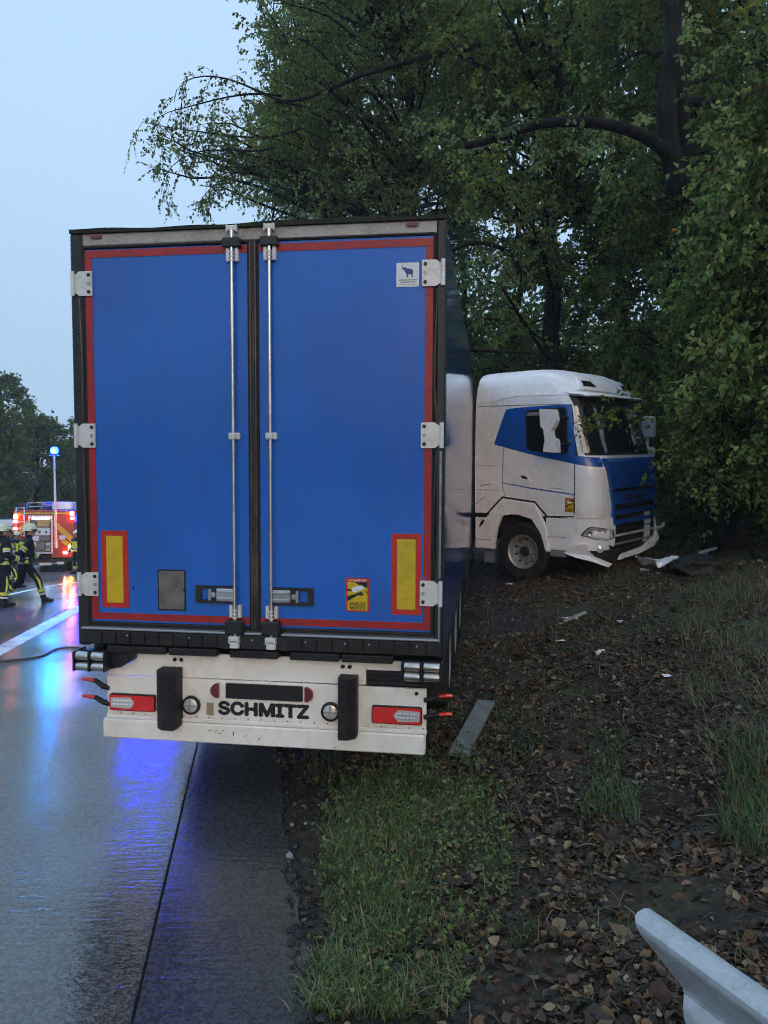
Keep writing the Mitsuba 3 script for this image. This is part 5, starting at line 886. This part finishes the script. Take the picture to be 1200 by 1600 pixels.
lamp('blue_lamp', bx(1.256, 1.30, .2, .5, 2.2, 2.5, .01), fe, EM, 'm_lens', (0.01, 0.05, 90), 'blue flashing lamp on the side of the fire engine'); lamp('blue_lamp', bx(1.05, 1.2, 3.3, 3.5, 2.73, 2.95, .03), fe, EM, 'm_lens', (0.01, 0.05, 90))
ma = ep('light_mast', tube([(.50, -.09, 1.05), (.42, -.09, 5.05)], [.055, .040], 10), 'm_engine_white', label='tall pale mast with a blue beacon on top')
ep('mast_arm', cat([tube([(.42, -.09, 5.02), (.42, -.09, 5.16)], .03, 8), tube([(.20, -.09, 5.10), (.64, -.09, 5.10)], .02, 6)]), 'm_grey_silver', ma)
lamp('beacon', lathe([(0, 0), (.12, .01), (.17, .08), (.16, .22), (.10, .30), (0, .32)], 16).apply_translation((.42, -.09, 5.16)), ma, EM, 'm_lens', (0.01, 0.14, 110), 'bright blue beacon')
lamp('beacon_core', mv(trimesh.creation.icosphere(2, .075), .42, -.235, 5.28), ma, EM, 'm_lens', (3, 900, 1500))

def van(name, label, M, mat, lit, stripe='m_engine_red'):
    k = thing(name, label, 'van')
    def vp(nm, mesh, mt, par=None, **kw): return put(nm, mesh, mt, par or k, M, **kw)
    prof = [(0.0, .55), (0.02, 1.3), (.08, 2.15), (.18, 2.28), (3.4, 2.30), (3.75, 2.2), (4.5, 1.38), (5.15, 1.18), (5.3, .9), (5.3, .45), (4.9, .35), (.3, .35), (0.02, .42)]
    m = extr(Polygon(prof), 1.9); v = m.vertices; m.vertices = np.stack([v[:, 2] - .95, v[:, 0], v[:, 1]], 1); m.faces = m.faces[:, ::-1]; m.fix_normals(); vp('body', m, mat)
    vp('rear_window', cat([bx(-.78, -.05, -.001 + .02, .05, 1.38, 1.98)]).apply_transform(np.array([[1, 0, 0, 0], [0, 1, .06, -.08], [0, 0, 1, 0], [0, 0, 0, 1]])), 'm_glass_dark'); vp('rear_window', cat([bx(.05, .78, .019, .05, 1.38, 1.98)]).apply_transform(np.array([[1, 0, 0, 0], [0, 1, .06, -.08], [0, 0, 1, 0], [0, 0, 0, 1]])), 'm_glass_dark')
    for s in (-1, 1):
        vp('side_window', bx(s * .955 - .004, s * .955 + .004, 2.5, 3.5, 1.38, 2.0), 'm_glass_dark'); vp('stripe', bx(s * .953 - .002, s * .953 + .002, .1, 5.1, .85, 1.1), stripe)
    vp('windscreen', slab([(-.82, 3.86, 2.10), (.82, 3.86, 2.10), (.88, 4.46, 1.43), (-.88, 4.46, 1.43)], (0, .67, .74), .01, .012), 'm_glass_dark'); vp('bumper', bx(-.96, .96, -.10, -.001, .40, .62, .03), 'm_ink'); vp('number_plate', bx(-.26, .26, -.012, -.001, .80, .91), 'm_engine_white'); vp('light_bar', bx(-.6, .6, 3.0, 3.25, 2.302, 2.40, .02), 'm_light_off')
    for s in (-1, 1):
        vp('tail_lamp', bx(s * .86 - .08, s * .86 + .08, -.03, .10, .9, 1.35, .02), 'm_lamp_red')
        for y in (.95, 4.2):
            MM = np.eye(4); MM[:3, :3] = (np.array([[0, 0, -1], [0, 1, 0], [1, 0, 0]]) if s > 0 else np.array([[0, 0, 1], [0, 1, 0], [-1, 0, 0]])) * .66; MM[:3, 3] = (s * .82, y, .34); wheel(vp, None, MM)
    for n_, mesh, c in lit: lamp(n_, mesh, k, M, 'm_lens', c)
    return k
vx, vy = -5.25, 17.0; vt = st(vx, vy)[1]
van('emergency_van', 'white rescue van with blue lights standing on the lane beyond the trailer', frame_heading(-10.0, vx, vy, float(lift(vt))), 'm_engine_white', [('blue_lamp', bx(-.55, .55, -.03, .10, 2.10, 2.20, .02), (0.02, 0.05, 80)), ('grille_lamp', bx(-.5, .5, -.03, -.002, 1.05, 1.15, .01), (0.02, 0.05, 80))])
bx_, by_ = at(4, 870, 41.0)[:2]; van('parked_van', 'pale van far down the road behind the firefighters at the left edge', frame_heading(-14, bx_, by_, float(lift(st(bx_, by_)[1]))), 'm_engine_white', [])

# ---------------------------------------------------------------- firefighters
pr('m_uniform', (0.010, 0.012, 0.022), .8, .3, sheen=.4); pr('m_hivis', (0.62, 0.66, 0.10), .5, .4); pr('m_reflex', (0.62, 0.64, 0.62), .4, .5); pr('m_helmet', (0.62, 0.70, 0.50), .3, .5); pr('m_skin', (0.42, 0.25, 0.18), .55, .4); pr('m_boot', (0.012, 0.012, 0.013), .5, .4); pr('m_hair', (0.03, 0.02, 0.014), .7, .3)
def hull(a, ra, b, rb): return m3.Manifold.batch_hull([m3.Manifold.sphere(ra, 14).translate(tuple(a)), m3.Manifold.sphere(rb, 14).translate(tuple(b))])
def blob(ms, L=.03, it=6):
    u = ms[0]
    for q in ms[1:]: u = u + q
    t = man(u.refine_to_length(L)); t.merge_vertices(); trimesh.smoothing.filter_taubin(t, iterations=it); return t
def hand(w, d, palm_dir, rr=1.0):      # wrist, direction of the hand, which way the palm looks
    w, d, p = np.array(w), unit(np.array(d, float)), unit(np.array(palm_dir, float)); s = np.cross(d, p); ms = [hull(w, .026, w + d * .085, .034), hull(w + d * .03 + s * .02, .024, w + d * .085 + s * .026, .02), hull(w + d * .03 - s * .02, .024, w + d * .085 - s * .026, .02)]
    for i, (o, l) in enumerate(((-.030, .062), (-.010, .076), (.010, .072), (.030, .056))):
        a = w + d * .09 + s * o; b = a + unit(d + p * .35) * l * .55; c = b + unit(d * .5 + p) * l * .55; ms += [hull(a, .0105, b, .0095), hull(b, .0095, c, .008)]
    a = w + d * .03 + s * -.036; b = a + unit(d * .6 - s * .7 + p * .3) * .045; ms += [hull(a, .014, b, .011), hull(b, .011, b + unit(d + p * .6) * .03, .009)]
    return ms
def firefighter(label, x, y, z, heading, J, scale=1.0, yellow=True, vest=False):
    """J: joints in metres, x right, y forward, z up"""
    k = thing('person', label, 'person', None); M = frame_heading(heading, x, y, z) @ np.diag([scale, scale, scale, 1.0])
    def fp(n_, mesh, mt, par=None, **kw): return put(n_, mesh, mt, par or k, M, **kw)
    j = {a: np.array(b, float) for a, b in J.items()}; hip, chest, neck, head = j['hip'], j['chest'], j['neck'], j['head']; R_ = np.array([1.0, 0, 0])
    tw = unit(j['shr'] - j['shl'])
    torso = [hull(hip - tw * .09, .125, hip + tw * .09, .125), m3.Manifold.batch_hull([m3.Manifold.sphere(r, 14).translate(tuple(c)) for c, r in ((hip - tw * .10, .12), (hip + tw * .10, .12), (chest - tw * .12, .145), (chest + tw * .12, .145))]),
             m3.Manifold.batch_hull([m3.Manifold.sphere(r, 14).translate(tuple(c)) for c, r in ((chest - tw * .12, .14), (chest + tw * .12, .14), (j['shl'] + tw * .03, .085), (j['shr'] - tw * .03, .085), (neck, .075))]), hull(neck, .065, head - [0, 0, .03], .055)]
    for a in 'lr': torso += [hull(j['sh' + a], .082, j['el' + a], .062), hull(j['el' + a], .062, j['wr' + a], .048), hull(hip + tw * (.09 if a == 'r' else -.09), .115, j['kn' + a], .078), hull(j['kn' + a], .078, j['an' + a], .062)]
    fp('body', blob(torso, .035, 7), 'm_uniform', smooth=True)
    hd_ = [m3.Manifold.sphere(.098, 22).scale((.80, .98, 1.12)).translate(tuple(head)), hull(head + [0, .05, -.07], .042, head + [0, .035, -.085], .045), hull(head + [0, .094, .0], .012, head + [0, .108, -.030], .013), m3.Manifold.sphere(.022, 10).scale((.5, 1, 1.4)).translate(tuple(head + [.080, .0, -.01])), m3.Manifold.sphere(.022, 10).scale((.5, 1, 1.4)).translate(tuple(head + [-.080, .0, -.01]))]
    hm_ = blob(hd_, .014, 3); fp('head', hm_, 'm_skin', smooth=True)
    fp('face', cat([mv(trimesh.creation.icosphere(1, .012), *(head + [s * .032, .088, .012])) for s in (-1, 1)] + [bx(-.024, .024, .0, .006, -.003, .003).apply_translation(head + [0, .092, -.058])]), 'm_hair', None, label='eyes and mouth')
    hel = lathe([(.136, -.012), (.136, .008), (.126, .030), (.122, .070), (.098, .120), (.055, .150), (0, .160)], 22); hel.vertices[:, 1] *= 1.16; hel.apply_translation(head + [0, -.012, .035]); he = fp('helmet', hel, 'm_helmet', smooth=50)
    fp('helmet_comb', tube([head + [0, .12, .10], head + [0, .07, .175], head + [0, -.04, .20], head + [0, -.13, .13]], .016, 6), 'm_helmet', he); fp('visor', lathe([(.131, -.02), (.134, .03)], 22).apply_translation(head + [0, .012, .03]), 'm_glass_dark', he); fp('neck_guard', cat([hullm(head + [-.06, -.085, -.02], head + [.06, -.085, -.02], .03), hullm(head + [-.05, -.08, -.09], head + [.05, -.08, -.09], .03)]), 'm_uniform', he)
    def ring(a, b, u, r, h, mt, nm='stripe'):
        a, b = np.array(a), np.array(b); d = unit(b - a); c = a + (b - a) * u; fp(nm, tube([c - d * h, c - d * h * .9, c + d * h * .9, c + d * h], [r * .97, r, r, r * .97], 16, False), mt, None)
    for a in 'lr':
        w, e = j['wr' + a], j['el' + a]; fp('hand', blob(hand(w, unit(w - e) + np.array([0, .1, -.3]), (-1 if a == 'r' else 1, .2, 0)), .010, 3), 'm_boot' if not vest else 'm_skin', smooth=True)
        ring(e, w, .62, .064, .028, 'm_hivis'); ring(e, w, .80, .060, .020, 'm_reflex'); ring(j['sh' + a], e, .55, .080, .026, 'm_hivis'); ring(j['sh' + a], e, .72, .077, .018, 'm_reflex'); ring(j['kn' + a], j['an' + a], .55, .083, .034, 'm_hivis'); ring(j['kn' + a], j['an' + a], .74, .079, .02, 'm_reflex')
        kn, hp2 = j['kn' + a], hip + tw * (.09 if a == 'r' else -.09); sd = .07 * (1 if a == 'r' else -1)
        fp('leg_stripe', tube([hp2 * .35 + kn * .65 + tw * sd, kn + tw * sd * 1.15, kn * .55 + j['an' + a] * .45 + tw * sd], [.024, .026, .024], 6), 'm_hivis')
        an = j['an' + a]; fd = unit(j['to' + a] - an); ft = j['to' + a]; fp('boot', blob([hull(an + [0, 0, .02], .062, an - [0, 0, .02], .058), hull(an + [0, -.01, -.055], .048, ft, .042), hull(an + [0, 0, -.03], .055, an * .5 + ft * .5, .048)], .02, 4), 'm_boot', smooth=True)
    ax_ = unit(chest - hip); sec_ = lambda c, rx, ry, h, mt, nm='jacket_band': fp(nm, (lambda t: t)(ellband(c, tw, ax_, rx, ry, h)), mt)
    sec_(hip + ax_ * .02, .228, .140, .045, 'm_hivis', 'hem_band'); sec_(hip + ax_ * .105, .236, .144, .02, 'm_reflex')
    if yellow:
        for sg in (-1, 1):
            fw = np.cross(ax_, tw) * sg; fw = fw if True else fw
            fp('jacket_stripe', slab([hip + ax_ * .14 + fw * .128 + tw * -.045, hip + ax_ * .14 + fw * .128 + tw * .045, chest + fw * .150 + tw * .045 + ax_ * .10, chest + fw * .150 + tw * -.045 + ax_ * .10], fw, .06, .008), 'm_hivis'); fp('jacket_stripe', slab([chest + fw * .150 - tw * .15 + ax_ * .06, chest + fw * .150 - tw * .15 + ax_ * .12, chest + fw * .150 + tw * .15 + ax_ * .12, chest + fw * .150 + tw * .15 + ax_ * .06], fw, .05, .008), 'm_hivis')
    if vest: sec_(chest - ax_ * .05, .275, .158, .14, 'm_hivis', 'vest')
    return k
def hullm(a, b, r): return man(hull(a, r, b, r))
def ellband(c, tw, ax_, rx, ry, h):
    f = np.cross(ax_, tw); a = np.arange(24) * 2 * math.pi / 24; rg_ = [c + ax_ * o + tw * (rx * q) * np.cos(a)[:, None] + f * (ry * q) * np.sin(a)[:, None] for o, q in ((-h, .98), (-h * .9, 1), (h * .9, 1), (h, .98))]; v = np.vstack(rg_); F = []
    for i in range(3):
        for jx in range(24): p, q = i * 24 + jx, i * 24 + (jx + 1) % 24; F += [[p, q, q + 24], [p, q + 24, p + 24]]
    return tm(v, F)
WALK = dict(hip=(0, 0, .96), chest=(0, .07, 1.28), neck=(0, .10, 1.50), head=(0, .14, 1.66), shl=(-.20, .06, 1.43), shr=(.20, .12, 1.43), ell=(-.27, .14, 1.14), wrl=(-.24, .36, 1.05), elr=(.27, -.10, 1.16), wrr=(.27, -.06, .90), knl=(-.10, -.06, .50), anl=(-.10, -.42, .22), tol=(-.10, -.36, .06), knr=(.10, .30, .53), anr=(.10, .42, .10), tor=(.11, .60, .05))
STAND = dict(hip=(0, 0, .97), chest=(0, .02, 1.29), neck=(0, .02, 1.50), head=(0, .05, 1.66), shl=(-.21, .01, 1.43), shr=(.21, .01, 1.43), ell=(-.28, -.02, 1.15), wrl=(-.26, .14, .94), elr=(.28, -.02, 1.15), wrr=(.26, .16, .95), knl=(-.12, .03, .52), anl=(-.13, -.02, .10), tol=(-.16, .19, .05), knr=(.12, .03, .52), anr=(.13, -.02, .10), tor=(.16, .19, .05))
def person_at(px, py, d, heading, J, label, **k):
    p = at(px, py, d); z = float(lift(st(p[0], p[1])[1])); firefighter(label, p[0], p[1], z, heading, J, **k)
person_at(37, 945, 17.6, 62, WALK, 'firefighter in dark uniform with yellow stripes striding towards the right')
person_at(3, 950, 16.8, 40, {**STAND, 'wrr': (.22, .30, 1.05)}, 'firefighter cut off by the left edge of the view, facing away')
person_at(8, 890, 30.5, 160, STAND, 'far-off firefighter with a pale helmet at the left edge, before the pale van', yellow=False)
person_at(18, 890, 31.5, 200, STAND, 'firefighter far off between the pale van and the fire engine ladder', yellow=False)
person_at(12, 905, 25.0, 30, STAND, 'firefighter standing behind the striding one, half hidden at the left', yellow=True)
person_at(26, 893, 28.5, 150, STAND, 'firefighter far off in front of the rear of the fire engine ladder', yellow=True)
person_at(5, 900, 23.0, 60, WALK, 'firefighter at the left edge walking behind the nearest one')
person_at(120.5, 890, 32.0, 200, STAND, 'person in a yellow vest right of the fire engine beside the trailer edge', vest=True, yellow=False)
# ---------------------------------------------------------------- damp air
scene['damp_air'] = {'type': 'homogeneous', 'albedo': {'type': 'rgb', 'value': [0.93, 0.95, 0.97]}, 'sigma_t': 0.0008}
scene['haze'] = {'type': 'cube', 'to_world': T4().translate([0, 120, 14]).scale([420, 420, 28]), 'bsdf': {'type': 'null'}, 'interior': {'type': 'ref', 'id': 'damp_air'}}
labels['haze'] = {'label': 'damp grey air of the rainy evening', 'kind': 'stuff'}
scene['camera']['medium'] = {'type': 'ref', 'id': 'damp_air'}
